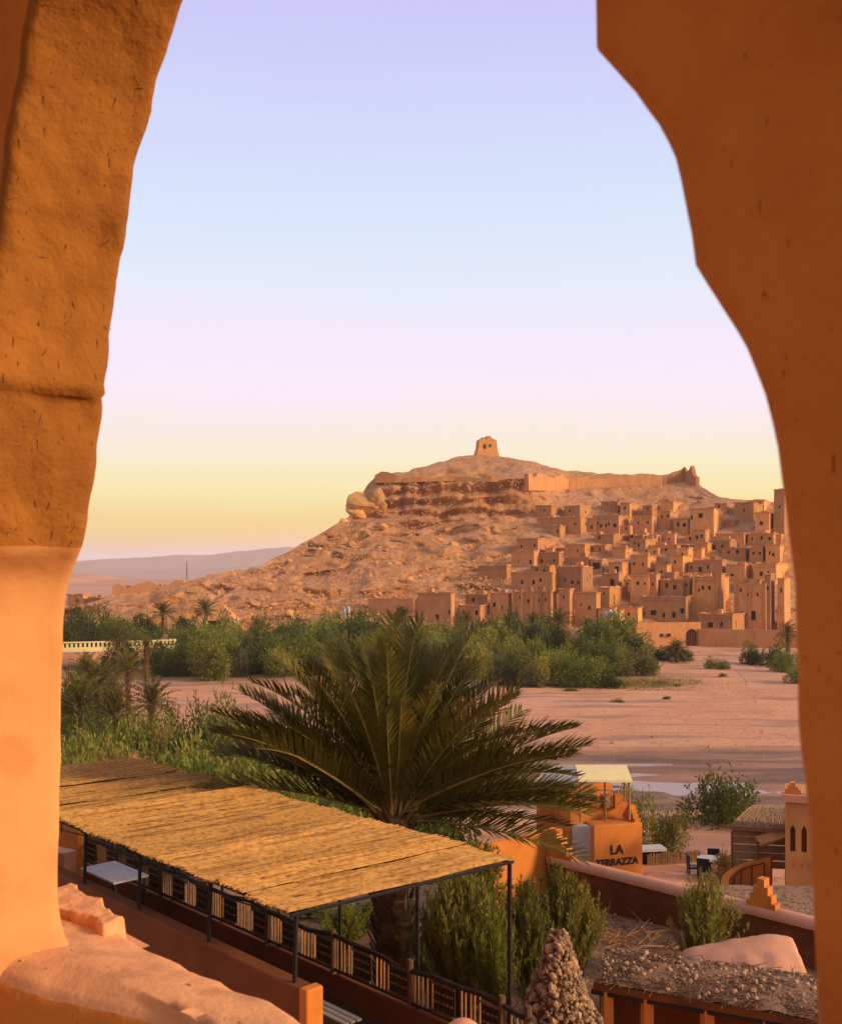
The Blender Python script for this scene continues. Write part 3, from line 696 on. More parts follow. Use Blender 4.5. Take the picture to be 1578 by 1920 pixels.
# lowest row
house(1375, 1436, 1446, 1097, 1180, [(.25, .3, 1.0, 1.6), (.6, .3, 1.0, 1.9), (.2, .8, .6, .7), (.45, .82, .6, .7), (.7, .8, .5, .7)], (), mi=0, label='big dark-fronted fortified house with two doorways near the gate', pil=3)
house(1432, 1444, 1453, 1077, 1180, W1(.5, v=.8), (), taper=.09, mi=1, name='tower_house', label='tall tapering corner tower beside the dark-fronted fortified house'); house(1456, 1470, 1482, 1086, 1180, W1(.5, v=.8), (), taper=.09, mi=0)
house(960, 1034, 1044, 1110, 1172, [(.15, .75, .6, .8), (.4, .75, .6, .8), (.66, .72, .6, .8), (.86, .72, .6, .8), (.55, .3, .6, .6)], (), mi=0, label='wide house with buttress piers and five small windows behind the palm grove', pil=5)
house(1046, 1068, 1076, 1105, 1172, W1(.5, v=.75), (), taper=.06); house(1077, 1118, 1126, 1112, 1172, W1(.25, .65, v=.55), (), mi=0)
house(1119, 1142, 1203, 1102, 1150, W1(.5, v=.7), [(.28, .5, .9, 2.0), (.68, .5, .9, 2.0)], mi=2, label='sunlit orange house with a pair of tall slit windows')
house(1198, 1286, 1334, 1120, 1170, [(.12, .35, .8, .9), (.3, .4, 1.2, 1.0), (.55, .35, .8, .9), (.72, .4, .8, 1.0), (.87, .4, .8, 1.0)], [(.2, .35, .7, 1.1), (.45, .35, .7, 1.1), (.7, .35, .7, 1.1), (.35, .75, .5, 1.6), (.7, .75, .5, 1.6)], mi=0, label='broad house with a white roof patch just above the gate')
house(1308, 1373, 1398, 1153, 1203, [(.35, .6, 1.0, 1.0), (.72, .6, .9, 1.0)], [(.3, .6, .8, 1.4)], mi=1, label='low square gatehouse with two dark windows beside the arched gate')
house(1120, 1144, 1160, 1143, 1178, W1(.5), W1(.5)); house(1160, 1196, 1204, 1140, 1170, W1(.5), ())
house(1149, 1162, 1170, 1146, 1210, (), (), mi=2, taper=.05, name='gate_pier', cat='pier', label='slim upright mud pier left of the enclosure wall by the palms')
house(782, 846, 853, 1113, 1166, [(.6, .2, .8, .9), (.95, .35, .5, .9)], (), mi=1, label='large blank-walled house standing alone left of the village')
house(871, 914, 920, 1116, 1146, W1(.4), (), mi=1); house(917, 952, 960, 1113, 1160, W1(.3, .75, v=.5), (), mi=1); house(858, 900, 936, 1136, 1166, W1(.3, .8), W1(.5), mi=1)
house(895, 950, 958, 1061, 1088, (), (), mi=0, label='low windowless curved-top ruin at the left edge of the village')
house(689, 776, 783, 1124, 1158, (), (), mi=1, label='long low mud wall building between boulders and palms')
house(160, 226, 236, 1128, 1156, W1(.7), (), mi=0, D=225, label='low brown house with one window beyond the stone bridge'); house(118, 150, 170, 1140, 1160, W1(.4), (), mi=0, D=222, label='small mud house half hidden by trees beyond the bridge')

for (a_, c_, r_, t_, b_, D_), lb in zip(((165, 205, 222, 1122, 1144, 222), (222, 262, 276, 1101, 1124, 238), (280, 318, 330, 1105, 1126, 236), (330, 352, 361, 1112, 1132, 230), (126, 156, 167, 1116, 1140, 226)),
        ('low earthen house above the trees beyond the causeway', 'ruined earthen house on the crest of the low spur', 'squat earthen house beside the ruin on the low spur', 'tiny earthen hut where the spur meets the hill', 'earthen house at the outer end of the spur')):
    house(a_, c_, r_, t_, b_, W1(.6), (), mi=0, D=D_, label=lb)
# white patch of roof, laundry
b = MB(); b.box(P(1268, 1119, 212) + Vector((0, 3.0, 0)), (4.6, 3.0, .16), -HA); tag(b.build('roof_sheet', m_white, base=P(1268, 1119, 212)), 'white sheet lying on the flat roof above the gate', 'sheet')
def cloth(px, py, d, w, h, label):
    p = P(px, py, d); b = MB(); A = np.zeros((6, 8, 3))
    for i in range(6):
        for j in range(8):
            A[i, j] = p + Vector((w * (j / 7 - .5), .25 * math.sin(j * 1.7 + i * .4), h * (i / 5 - 1) - .15 * math.sin(j * .9)))
    b.grid(A); o = b.build('hanging_cloth', m_white, base=p); md = o.modifiers.new('s', 'SOLIDIFY'); md.thickness = .02; tag(o, label, 'cloth')
cloth(1139, 1144, 194, 1.4, 1.8, 'white laundry sheet hanging beside the mud pier'); cloth(1150, 1147, 193.6, 1.3, .8, 'short white cloth on the line next to the mud pier')
cloth(649, 1138, 205, 1.5, 1.9, 'white cloth hung up at the foot of the boulder slope')

# enclosure wall with arched gate
gD = 194.0
def flat_wall(name, label, p0, p1, ztop, zbot, th, m, opening=None, cap=None, cat='wall'):
    """straight wall from p0 to p1 (xy); opening=(s, width, spring height, zbase) makes an arched doorway"""
    p0 = Vector((p0[0], p0[1], 0)); p1 = Vector((p1[0], p1[1], 0)); u = (p1 - p0); L_ = u.length; u.normalize(); nn = Vector((u.y, -u.x, 0))
    t = thing(name, label, cat, p0 + Vector((0, 0, zbot)))
    b = MB(); pt = lambda s, z, k: p0 + u * s + Vector((0, 0, z)) + nn * k
    if opening is None:
        out = [(0, zbot), (L_, zbot), (L_, ztop), (0, ztop)]
        b.prism([pt(s, z, th / 2) for s, z in out], -nn * th)
    else:
        s0, w, hs, zb = opening
        arc = [(s0 + w / 2 * math.cos(a), zb + hs + w / 2 * math.sin(a)) for a in np.linspace(math.pi, 0, 11)]
        left = [(0, zbot), (s0 - w / 2, zbot), (s0 - w / 2, zb)]
        strips = [[(0, zbot), (s0 - w / 2, zbot), (s0 - w / 2, ztop), (0, ztop)], [(s0 + w / 2, zbot), (L_, zbot), (L_, ztop), (s0 + w / 2, ztop)]]
        for st in strips: b.prism([pt(s, z, th / 2) for s, z in st], -nn * th)
        for (a0, z0), (a1, z1) in zip(arc[:-1], arc[1:]):
            b.prism([pt(s, z, th / 2) for s, z in ((a0, z0), (a1, z1), (a1, ztop), (a0, ztop))], -nn * th)
    b.build('wall', m, t)
    if cap:
        b = MB(); r, mc = cap; pts = []
        cs = [(math.cos(a) * r, math.sin(a) * r * .8) for a in np.linspace(math.pi * 1.12, -math.pi * .12, 9)]
        k = max(3, int(L_ / .35)); rr = random.Random(3); A = np.zeros((len(cs), k + 1, 3))
        for j in range(k + 1):
            wob = rr.uniform(-.012, .012)
            for i, (cx, cz) in enumerate(cs):
                A[i, j] = pt(L_ * j / k, ztop - .02 + cz * (1 + wob), cx * (1 + wob * 2) )
        b.grid(A)
        b.poly([A[i, 0] for i in range(len(cs))]); b.poly([A[i, -1] for i in reversed(range(len(cs)))]); b.build('coping', mc, t, smooth=True)
    return t
w0 = P(1155, 1210, 191); w1 = P(1312, 1213, 194)
gw = flat_wall('enclosure_wall', 'long mud enclosure wall with an arched gateway at the foot of the village', (w0.x, w0.y), (w1.x, w1.y), Z(1167, 193), -1.0, .7, m_adobe[0], opening=((P(1296, 0, 193.7).x - w0.x) * 1.01, 2.5, 2.2, Z(1213, 194)))
b = MB(); p = P(1296, 1213, 194.2); b.box(p + Vector((0, .2, 1.7)), (2.7, .12, 3.7), 0.05); dr = b.build('gate_door', m_darkwood, gw)
for k in range(5):
    b = MB(); b.box(p + Vector((-1.0 + k * .5, .08, 1.6)), (.42, .08, 3.3), 0.05); b.build('plank', m_wood, dr)
b = MB(); b.tube([p + Vector((1.45 * math.cos(a), -.38, 2.3 + 1.45 * math.sin(a))) for a in np.linspace(0, math.pi, 12)], .16, 5); b.build('arch_trim', m_parapet, gw)
for x_, y_ in ((1240, 1191), (1254, 1191)):
    b = MB(); b.box(P(x_, y_, 192.3) + Vector((0, -.05, 0)), (.55, .35, .6), 0.05); b.build('vent', m_hole, gw)
w0 = P(1310, 1213, 193.4); w1 = P(1500, 1213, 187)
flat_wall('enclosure_wall', 'plain mud wall running from the gatehouse along the path', (w0.x, w0.y), (w1.x, w1.y), Z(1181, 190), -1.0, .7, m_adobe[0])

# house with pyramid roof and yellow pillars by the palms
p = P(415, 1190, 190)
pv = thing('garden_pavilion', 'small pavilion with brown hipped roof and yellow pillars beyond the trees', 'pavilion', p)
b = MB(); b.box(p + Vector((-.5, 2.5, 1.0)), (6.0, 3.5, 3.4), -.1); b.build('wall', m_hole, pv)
b = MB(); ap = p + Vector((-.6, 2.2, 6.2)); cs = [p + Vector(q) for q in ((-3.2, 0, 2.6), (2.6, -.3, 2.6), (2.9, 4.8, 2.6), (-3.0, 5, 2.6))]
for i in range(4): b.tri(cs[i], cs[(i + 1) % 4], ap)
b.poly(list(reversed(cs))); b.build('roof', m_adobe[0], pv)
for dx in (-2.9, .2, 2.5):
    b = MB(); b.box(p + Vector((dx, -.1, 1.0)), (.55 if dx < 2 else 1.5, .5, 3.2)); b.build('pillar', m_cream, pv)

# low bridge / causeway with pale balustrade
b0 = P(60, 1222, 150); b1 = P(335, 1208, 158)
u = (b1 - b0); L_ = u.length; u.normalize(); rz = math.atan2(u.y, u.x)
br = thing('causeway', 'low cream causeway with a pierced parapet crossing among the trees', 'bridge', b0)
b = MB(); b.box(b0.lerp(b1, .5) + Vector((0, 0, -1.3)), (L_, 2.6, 1.4), rz); b.build('deck', m_pinkcap, br)
b = MB(); b.box(b0.lerp(b1, .5) + Vector((0, -1.2, 1.0)), (L_, .3, .18), rz); b.build('rail', m_cream, br)
b = MB(); b.box(b0.lerp(b1, .5) + Vector((0, -1.21, -.1)), (L_, .34, .7), rz); b.build('kerb', m_cream, br)
nb = 34
for k in range(nb):
    b = MB(); b.box(b0.lerp(b1, (k + .5) / nb) + Vector((0, -1.2, .58)), (.32, .26, .68), rz); b.build('baluster', m_cream, br)
p = P(310, 1210, 162)
b = MB(); 
for i in range(10):
    a, c = i * .628, (i + 1) * .628; b.tri(p + Vector((1.9 * math.cos(a), 1.9 * math.sin(a), 0)), p + Vector((1.9 * math.cos(c), 1.9 * math.sin(c), 0)), p + Vector((0, 0, 1.9)))
b.tube([p + Vector((0, 0, -2.5)), p + Vector((0, 0, .4))], .12, 6)
tag(b.build('thatch_parasol', m_thatch, base=p), 'pointed thatch parasol standing behind the causeway', 'parasol')

# path from the gate down to the river bed
pp = [(1296, 1216), (1320, 1222), (1350, 1230), (1380, 1243), (1410, 1258), (1440, 1272), (1470, 1290)]
ww = [1.6, 2.2, 2.8, 3.4, 4.2, 6.0, 9.0]
A = np.zeros((len(pp) * 4 - 3, 5, 3)); 
for i in range(A.shape[0]):
    t = i / 4; k = min(int(t), len(pp) - 2); f = t - k
    px = pp[k][0] * (1 - f) + pp[k + 1][0] * f; py = pp[k][1] * (1 - f) + pp[k + 1][1] * f; w = ww[k] * (1 - f) + ww[k + 1] * f
    d = (EYE - 0.35) * F / (py - CY)
    for j in range(5):
        x = X(px, d) + w * (j / 4 - .5); A[i, j] = (x, d, gzs(x, d) + .015)
b = MB(); b.grid(A); o = b.build('path', mat('path_dust', (0.56, 0.27, 0.14), (0.50, 0.23, 0.115), scale=.3, bump=.3, bscale=3, bdist=.05), smooth=True); o['kind'] = 'structure'
# ------------------------------------------------------------------ plants
def leaf_quad(b, p, d, s, w, mi=0):
    d = d.normalized(); a = d.orthogonal().normalized(); a = Matrix.Rotation(random.uniform(0, 6.28), 3, d) @ a
    b.quad(p, p + d * s * .5 + a * w, p + d * s, p + d * s * .5 - a * w, mi)
def bush_mesh(name, seed, m, lobes=9, n=3000, ls=.10, flat=.8, up=.15, open_=.0):
    """crown of about unit radius, resting on z=0: leaf-sized faces through uneven lobes"""
    rr = random.Random(seed); st = random.getstate(); random.seed(seed)
    L_ = []
    for i in range(lobes):
        a = rr.uniform(0, 6.28); r = rr.uniform(0.1, .72); z = rr.uniform(.18, 1.05) * (1.1 - .5 * r)
        if i % 3 == 0: r = rr.uniform(.45, .7); z = .22
        L_.append((Vector((math.cos(a) * r, math.sin(a) * r, z * flat + .1)), rr.uniform(.26, .46)))
    b = MB()
    for i in range(n):
        c, r = L_[rr.randrange(lobes)]
        v = Vector((rr.gauss(0, 1), rr.gauss(0, 1), rr.gauss(0, 1) * .85)).normalized()
        q = rr.random(); k = r * (1 - .55 * q * q) * rr.uniform(.9, 1.12)
        p = c + v * k
        if p.z < 0: p.z = abs(p.z) * .5
        d = v + Vector((rr.gauss(0, .5), rr.gauss(0, .5), rr.gauss(up, .5)))
        leaf_quad(b, p, d, ls * rr.uniform(.6, 1.4), ls * rr.uniform(.18, .32))
    # sprigs breaking the outline
    for i in range(n // 60):
        c, r = L_[rr.randrange(lobes)]
        v = Vector((rr.gauss(0, 1), rr.gauss(0, 1), abs(rr.gauss(.4, 1)))).normalized(); p0 = c + v * r
        for k in range(6): leaf_quad(b, p0 + v * k * ls * .45, v + Vector((rr.gauss(0, .6), rr.gauss(0, .6), rr.gauss(0, .6))), ls, ls * .25)
    random.setstate(st)
    return b.mesh(name, m)
def stem_mesh(name, seed, m, n=7):
    rr = random.Random(seed); b = MB()
    for i in range(n):
        a = rr.uniform(0, 6.28); r = rr.uniform(.15, .55)
        b.tube([(0.05 * math.cos(a), .05 * math.sin(a), -.15), (r * .4 * math.cos(a), r * .4 * math.sin(a), .3), (r * math.cos(a), r * math.sin(a), rr.uniform(.55, .85))], [.035, .025, .008], 4)
    return b.mesh(name, m)
stemM = stem_mesh('stem', 3, m_bark)
BUSH = {}
for i, (kind, mi) in enumerate((('green', 0), ('olive', 1), ('dark', 2), ('lime', 3), ('dry', 4), ('grey', 5))):
    BUSH[kind] = [bush_mesh('crown', 50 + 10 * i + k, m_leafs[mi], lobes=8 + 3 * k, n=3800, ls=.10) for k in range(2)]
rp = random.Random(11)
def put_bush(kind, loc, w, h, label, group, cat='bush', name='bush'):
    t = thing(name, label, cat, loc, group); rz = rp.uniform(0, 6.28)
    t.rotation_euler = (0, 0, rz); t.scale = (w / 1.9, w / 1.9, h / 1.25)
    link('crown', rp.choice(BUSH[kind]), t); link('stem', stemM, t); return t
def bush_px(kind, pl, pr, pt, D, label, group=None, name='bush', zb=None, cat='bush'):
    if label.endswith('behind the reed roof'):
        z_ = 'close behind the reed roof' if D < 56 else ('midway to the river bed' if D < 75 else 'on the brink of the river bed')
        label = label.replace('on the near bank ', '').replace('behind the reed roof', z_) + (', left of the big palm' if pr < 420 else ', screened by the big palm'); group = label
    x = X((pl + pr) / 2, D); z0 = gzs(x, D) - .1 if zb is None else zb
    return put_bush(kind, (x, D, z0), max((pr - pl) / F * D, .8 * max(.5, Z(pt, D) - z0) if D < 80 else 0), max(.5, Z(pt, D) - z0), label, group, cat, name)
FB = {'green': ('leafy green riverside bush in the thicket below the hill', 'green bushes of the far bank thicket'),
      'olive': ('olive-yellow riverside bush in the thicket below the hill', 'olive bushes of the far bank thicket'),
      'dark': ('dark green riverside tree in the thicket below the hill', 'dark trees of the far bank thicket'),
      'lime': ('bright yellow-green riverside bush in the thicket below the hill', 'bright bushes of the far bank thicket'),
      'grey': ('grey-brown dry bush in the thicket below the hill', 'dry bushes of the far bank thicket')}
def far_bush(kind, pl, pr, pt, D):
    lb, gp = FB[kind]; px = (pl + pr) / 2
    zone = 'at the edge of the dry river bed' if D < 146 else ('deep in the thicket' if D < 166 else 'at the back of the thicket')
    side = 'near the causeway' if px < 340 else ('below the boulder slope' if px < 770 else 'below the village houses')
    w = lb.split(' in the thicket')[0]; pt -= 7 if D < 165 else -3; pl -= 4; pr += 4
    return bush_px(kind, pl, pr, pt, D, f'{w} {zone} {side}', f'{w} {zone} {side}')
# hand-placed front rank (image columns, top row, distance)
for k, pl, pr, pt, D in (('dark', 268, 330, 1222, 141), ('green', 310, 372, 1212, 140), ('olive', 366, 440, 1196, 136), ('dark', 440, 500, 1205, 144), ('grey', 432, 478, 1222, 140),
        ('lime', 496, 566, 1210, 139), ('green', 540, 610, 1200, 143), ('dark', 600, 660, 1205, 142), ('green', 650, 720, 1205, 141), ('olive', 700, 770, 1210, 140), ('green', 760, 830, 1205, 139),
        ('dark', 820, 880, 1210, 138), ('olive', 860, 925, 1202, 137), ('grey', 905, 965, 1232, 131), ('dark', 930, 985, 1238, 130), ('olive', 968, 1035, 1232, 128.5), ('green', 1020, 1085, 1230, 129), ('lime', 1000, 1060, 1216, 137), ('olive', 925, 990, 1208, 139),
        ('lime', 1048, 1110, 1205, 141), ('green', 1085, 1160, 1204, 139), ('green', 1070, 1130, 1240, 128), ('olive', 1130, 1190, 1218, 140), ('olive', 1175, 1236, 1222, 141), ('dark', 1095, 1150, 1255, 127.5), ('dark', 1130, 1172, 1272, 126.5), ('grey', 985, 1020, 1258, 126.5),
        ('olive', 880, 945, 1190, 150), ('lime', 935, 1000, 1192, 150), ('lime', 985, 1030, 1194, 149), ('green', 560, 640, 1178, 158), ('dark', 450, 520, 1160, 172), ('green', 520, 590, 1165, 170), ('green', 590, 650, 1150, 176), ('dark', 640, 700, 1158, 175),
        ('green', 650, 720, 1140, 180), ('dark', 840, 890, 1150, 178), ('green', 800, 870, 1165, 172), ('dark', 880, 945, 1160, 176), ('dark', 930, 985, 1150, 180), ('green', 700, 770, 1165, 170), ('olive', 760, 820, 1172, 168),
        ('dark', 990, 1040, 1162, 178), ('dark', 1085, 1150, 1165, 176), ('dark', 1165, 1230, 1187, 172), ('dark', 128, 190, 1150, 176), ('green', 185, 250, 1152, 178), ('dark', 240, 300, 1160, 176), ('dark', 130, 200, 1170, 168), ('green', 215, 290, 1172, 168), ('dark', 330, 385, 1160, 174),
        ('dark', 200, 262, 1185, 147), ('dark', 268, 318, 1205, 146), ('green', 320, 380, 1188, 160), ('dark', 395, 450, 1178, 165), ('lime', 430, 480, 1192, 158), ('green', 350, 420, 1195, 152), ('dark', 112, 180, 1130, 182), ('dark', 165, 235, 1136, 184), ('dark', 222, 282, 1142, 182), ('dark', 326, 372, 1148, 180), ('dark', 100, 160, 1142, 174)):
    far_bush(k, pl, pr, pt, D)
n = 0
while n < 120:
    px = rp.uniform(130, 1180); D = rp.uniform(140, 182)
    if px < 330 and D < 166: continue
    w = rp.uniform(46, 78); top = np.interp(D, [140, 182], [1202, 1156]) + rp.uniform(-16, 34)
    far_bush(rp.choice(('green', 'green', 'olive', 'dark', 'dark', 'lime')), px - w / 2, px + w / 2, top, D); n += 1
GB = ('rounded dark shrub on the open ground near the arched gate', 'shrubs near the gate')
for k, pl, pr, pt, D in (('dark', 1236, 1300, 1206, 163), ('olive', 1318, 1348, 1232, 150), ('olive', 1340, 1370, 1238, 150), ('dark', 1215, 1250, 1215, 165)): bush_px(k, pl, pr, pt, D, *GB)
PB = ('dense green bush right of the path to the gate', 'bushes right of the gate path')
for k, pl, pr, pt, D in (('dark', 1384, 1432, 1205, 158), ('dark', 1425, 1485, 1205, 156), ('green', 1440, 1500, 1222, 146), ('green', 1468, 1520, 1250, 132)): bush_px(k, pl, pr, pt, D, *PB)
TB = ('tiny low shrub alone on the bare river bed', 'tiny shrubs on the river bed')
for pl, pr, pt, D in ((1145, 1172, 1310, 113), (1238, 1256, 1305, 115), (1222, 1252, 1278, 132), (1346, 1362, 1262, 140), (1260, 1280, 1284, 128), (1055, 1085, 1292, 124)): bush_px('olive', pl, pr, pt, D, *TB)

# grassy strip on the far bank
b = MB(); rr = random.Random(3)
for i in range(9000):
    px = rr.gauss(1190, 60); py = rr.gauss(1282, 6)
    if py < 1266 or py > 1296: continue
    d = EYE * F / (py - CY); x = X(px, d); z = gzs(x, d) if i % 12 == 0 else z if i else 0
    h = rr.uniform(.08, .26); a = rr.uniform(0, 3.14); w = .05
    b.tri((x - w * math.cos(a), d - w * math.sin(a), z - .05), (x + w * math.cos(a), d + w * math.sin(a), z - .05), (x + rr.uniform(-.1, .1), d, z + h))
tag(b.build('grass', mat('grass', (0.20, 0.17, 0.035), (0.30, 0.19, 0.06), scale=.3, bump=0)), 'sparse yellow-green grass strip on the far river bank', 'grass', kind='stuff')

# ---- palms
def frond_mesh(name, seed, L_, droop, n, ll, mats, wl=.018, fold=.55, seg=14, twist=0.0):
    rr = random.Random(seed); b = MB(); pts = []; p = Vector((0, 0, 0)); a = 0.0
    for i in range(seg + 1):
        pts.append(p.copy()); t = i / seg; a = -droop * t ** 1.6
        p = p + Vector((math.cos(a), math.sin(twist * t) * .3, math.sin(a))) * (L_ / seg)
    b.tube(pts, [.028 * (1 - .93 * i / seg) * (L_ / 3.5) + .003 for i in range(seg + 1)], 5, 1)
    for i in range(n):
        t = .12 + .88 * (i + rr.random() * .6) / n; f = t * seg; k = min(int(f), seg - 1); q = pts[k].lerp(pts[k + 1], f - k)
        tg = (pts[k + 1] - pts[k]).normalized(); up = Vector((-tg.z, 0, tg.x)).normalized()
        ln = ll * (.30 + 1.1 * math.sin(min(1, (t + .06) * .93) * math.pi) ** .7) * rr.uniform(.85, 1.1) + .03
        fw = .55 + .75 * t
        for s in (-1, 1):
            if rr.random() < .05: continue
            d = (Vector((0, s, 0)) * 1.0 + tg * fw * rr.uniform(.75, 1.3) + up * (fold + rr.uniform(-.25, .2))).normalized()
            wv = tg * wl * rr.uniform(.8, 1.2)
            m1 = q + d * ln * .5 - Vector((0, 0, ln * .03)); e = q + d * ln - Vector((0, 0, ln * rr.uniform(.05, .2)))
            b.quad(q - wv * .6, q + wv * .6, m1 + wv, m1 - wv); b.tri(m1 - wv, m1 + wv, e)
    return b.mesh(name, mats)
def palm_trunk(b, h, r0, r1, seg=10, stub=True, seed=0):
    rr = random.Random(seed)
    b.tube([(0.05 * math.sin(i * .7), .04 * math.cos(i * .9) - .04, h * i / seg) for i in range(seg + 1)], [r0 + (r1 - r0) * i / seg for i in range(seg + 1)], 12)
def stubs(b, h, r0, r1, n, seed, sz=.16):
    rr = random.Random(seed)
    for i in range(n):
        t = i / n; a = i * 2.39996 + rr.uniform(-.4, .4); r = (r0 + (r1 - r0) * t) * .92; z = h * t
        o = Vector((math.cos(a), math.sin(a), 0)); s = Vector((-o.y, o.x, 0)); q = o * r + Vector((0, 0, z))
        l = sz * rr.uniform(.6, 1.8); w = sz * rr.uniform(.3, .6)
        p = [q - s * w, q + s * w, q + s * w * .6 + o * l * .55 + Vector((0, 0, l)), q - s * w * .6 + o * l * .55 + Vector((0, 0, l))]
        b.prism(p, o * .04 + Vector((0, 0, .05)))
FR = [frond_mesh('frond', 200 + k, 4.0, dr, 84, .56, [m_frond, m_rachis], wl=.027, twist=tw) for k, (dr, tw) in enumerate(((.35, .2), (.55, -.3), (.8, .1), (1.05, .35), (.45, -.15), (1.3, .2)))]
pm = P(738, 1528, 20.3); zg = gzs(pm.x, pm.y)
palm = thing('date_palm', 'large date palm with a wide feathery crown rising behind the reed-roofed pergola', 'palm', (pm.x, pm.y, zg - .1))
ph = pm.z - zg + .1
b = MB(); palm_trunk(b, ph, .36, .30); tr = link('trunk', b.mesh('trunk', m_trunk, smooth=True), palm)
b = MB(); stubs(b, ph, .36, .32, 230, 4, .2); lb = link('leaf_bases', b.mesh('leaf_bases', m_trunk), tr); lb['kind'] = 'stuff'
rf = random.Random(9)
# azimuth 0 = image right, 90 = away, 180 = image left, 270 = towards the camera; (azimuth, elevation, variant, scale)
fr = [(95, 88, 0, .92), (60, 80, 0, .95), (120, 79, 1, .97), (15, 76, 4, .93), (165, 75, 0, .95), (250, 80, 4, .88), (300, 78, 0, .85), (200, 72, 4, .93), (340, 70, 1, .93), (85, 66, 1, .98), (135, 64, 2, 1.0),
      (40, 62, 2, 1.0), (5, 58, 2, 1.0), (180, 60, 2, 1.0), (215, 62, 1, .9), (320, 58, 4, .92), (270, 70, 4, .78), (235, 66, 0, .82), (287, 66, 4, .76),
      (110, 48, 2, 1.0), (70, 47, 2, 1.0), (155, 46, 2, 1.02), (25, 45, 2, 1.02), (192, 44, 3, 1.0), (350, 42, 2, 1.0), (172, 34, 2, 1.02), (8, 33, 2, 1.0), (208, 40, 2, .95), (335, 36, 2, .95),
      (140, 28, 1, 1.0), (45, 28, 2, 1.0), (90, 25, 2, 1.0), (184, 24, 1, 1.0), (0, 22, 1, 1.04),  (20, 14, 1, 1.05), (355, 12, 4, 1.0), (352, 24, 4, 1.02), (344, 6, 4, .92), (12, 2, 0, .98), (60, 8, 2, 1.0), (120, 8, 2, 1.0),
      (30, 70, 4, .96), (10, 18, 0, 1.05), (183, 36, 0, 1.0), (190, 46, 4, 1.0), (170, 52, 0, 1.02), (180, 60, 4, 1.02), (95, 72, 0, 1.08), (115, 82, 0, 1.08), (62, 82, 0, 1.06), (148, 76, 0, 1.04), (28, 76, 0, 1.04), (100, 84, 4, 1.0), (45, 78, 4, 1.0), (128, 76, 4, 1.0), (80, 76, 4, 1.02), (262, 84, 0, .9), (5, 28, 0, 1.1), (350, 18, 0, 1.0), (335, 14, 4, .95), (30, 22, 1, 1.05), (170, 30, 1, 1.0), (205, 36, 4, .95), (180, 40, 4, 1.0), (0, 40, 4, 1.0), (345, 30, 4, 1.0), (198, 48, 4, .98), (90, 80, 1, .95), (70, 86, 4, .95), (140, 84, 4, .93), (20, 84, 0, .9), (160, 62, 0, 1.0), (22, 62, 0, 1.0), (75, 73, 0, .97), (110, 70, 1, .97), (185, 66, 0, .95), (355, 66, 0, .95), (130, 54, 0, 1.0), (50, 54, 0, 1.0), (200, 56, 0, .95), (340, 54, 0, .95), (168, 50, 0, 1.0), (15, 50, 0, 1.0), (150, 38, 0, 1.0), (30, 38, 0, 1.0), (190, 32, 0, 1.0), (145, 71, 4, .97), (100, 58, 1, 1.0), (328, 48, 1, .9), (220, 52, 4, .85)]
for az, e, k, s in fr:
    az += rf.uniform(-9, 9); e += rf.uniform(-5, 5); s *= rf.uniform(.84, 1.05)
    if rf.random() < .04: continue
    link('frond', FR[k], palm, (.12 * math.cos(R(az)), .12 * math.sin(R(az)), ph - .05 + rf.uniform(-.12, .12)), (rf.uniform(-.6, .6), -R(e), R(az)), s)
FD = [frond_mesh('dead_frond', 260 + k, 2.6, 1.5, 36, .34, [m_leafs[4], m_rachis], wl=.016, fold=-.2) for k in range(2)]
for az, e in ((20, -18), (75, -35), (150, -25), (200, -30), (320, -40), (345, -22), (110, -15)):
    link('dead_frond', FD[rf.randrange(2)], palm, (.2 * math.cos(R(az)), .2 * math.sin(R(az)), ph - .3), (rf.uniform(-.5, .5), -R(e), R(az)), rf.uniform(.7, 1.0))
# far palms
def small_palm(seed, nf, L_, h, r):
    bt = MB(); palm_trunk(bt, h, r, r * .8, 5); stubs(bt, h, r, r * .8, 60, seed, .18)
    bc = MB(); rr = random.Random(seed)
    src = [frond_mesh('tmp', seed + k, L_, d, 20, L_ * .16, [m_frond, m_rachis], wl=.05, seg=7) for k, d in enumerate((.6, .95, 1.3))]
    for i in range(nf):
        az = i * 2.39996; e = 82 - 112 * (i / nf) ** 1.1 + rr.uniform(-6, 6); s_ = src[rr.randrange(3)]; M4 = Euler((0, -R(e), az)).to_matrix(); i0 = len(bc.v); sc_ = rr.uniform(.85, 1.05)
        bc.v += [tuple(M4 @ (v.co * sc_) + Vector((0, 0, h))) for v in s_.vertices]
        for f in s_.polygons: bc.f.append(tuple(i0 + q for q in f.vertices)); bc.m.append(f.material_index)
    return bt.mesh('trunk', m_trunk), bc.mesh('crown', [m_frond, m_rachis])
PALM = [small_palm(61, 34, 2.9, 4.2, .22), small_palm(75, 30, 2.6, 2.6, .24), small_palm(83, 40, 3.2, 1.0, .25)]
def put_palm(v, px, py_crown, D, label, group=None, s=1.0):
    """crown centre at (px, py_crown)"""
    tm, cm = PALM[v]; h = (4.2, 2.6, 1.0)[v]; p = P(px, py_crown, D); g = gzs(p.x, D)
    t = thing('palm_tree', label, 'palm', (p.x, D, g - .05), group); t.rotation_euler = (0, 0, rp.uniform(0, 6.28))
    zs = (p.z - g) / h
    link('trunk', tm, t, (0, 0, 0), (0, 0, 0), (1, 1, zs)); link('crown', cm, t, (0, 0, p.z - g - h * s), (0, 0, 0), s)
put_palm(0, 305, 1150, 172, 'tall dark palm above the causeway, left of the pavilion', None, .95)
put_palm(0, 385, 1146, 174, 'tall palm right in front of the pavilion roof', None, 1.0)
put_palm(0, 278, 1170, 176, 'slender small palm beside the tall dark palm', None, .55)
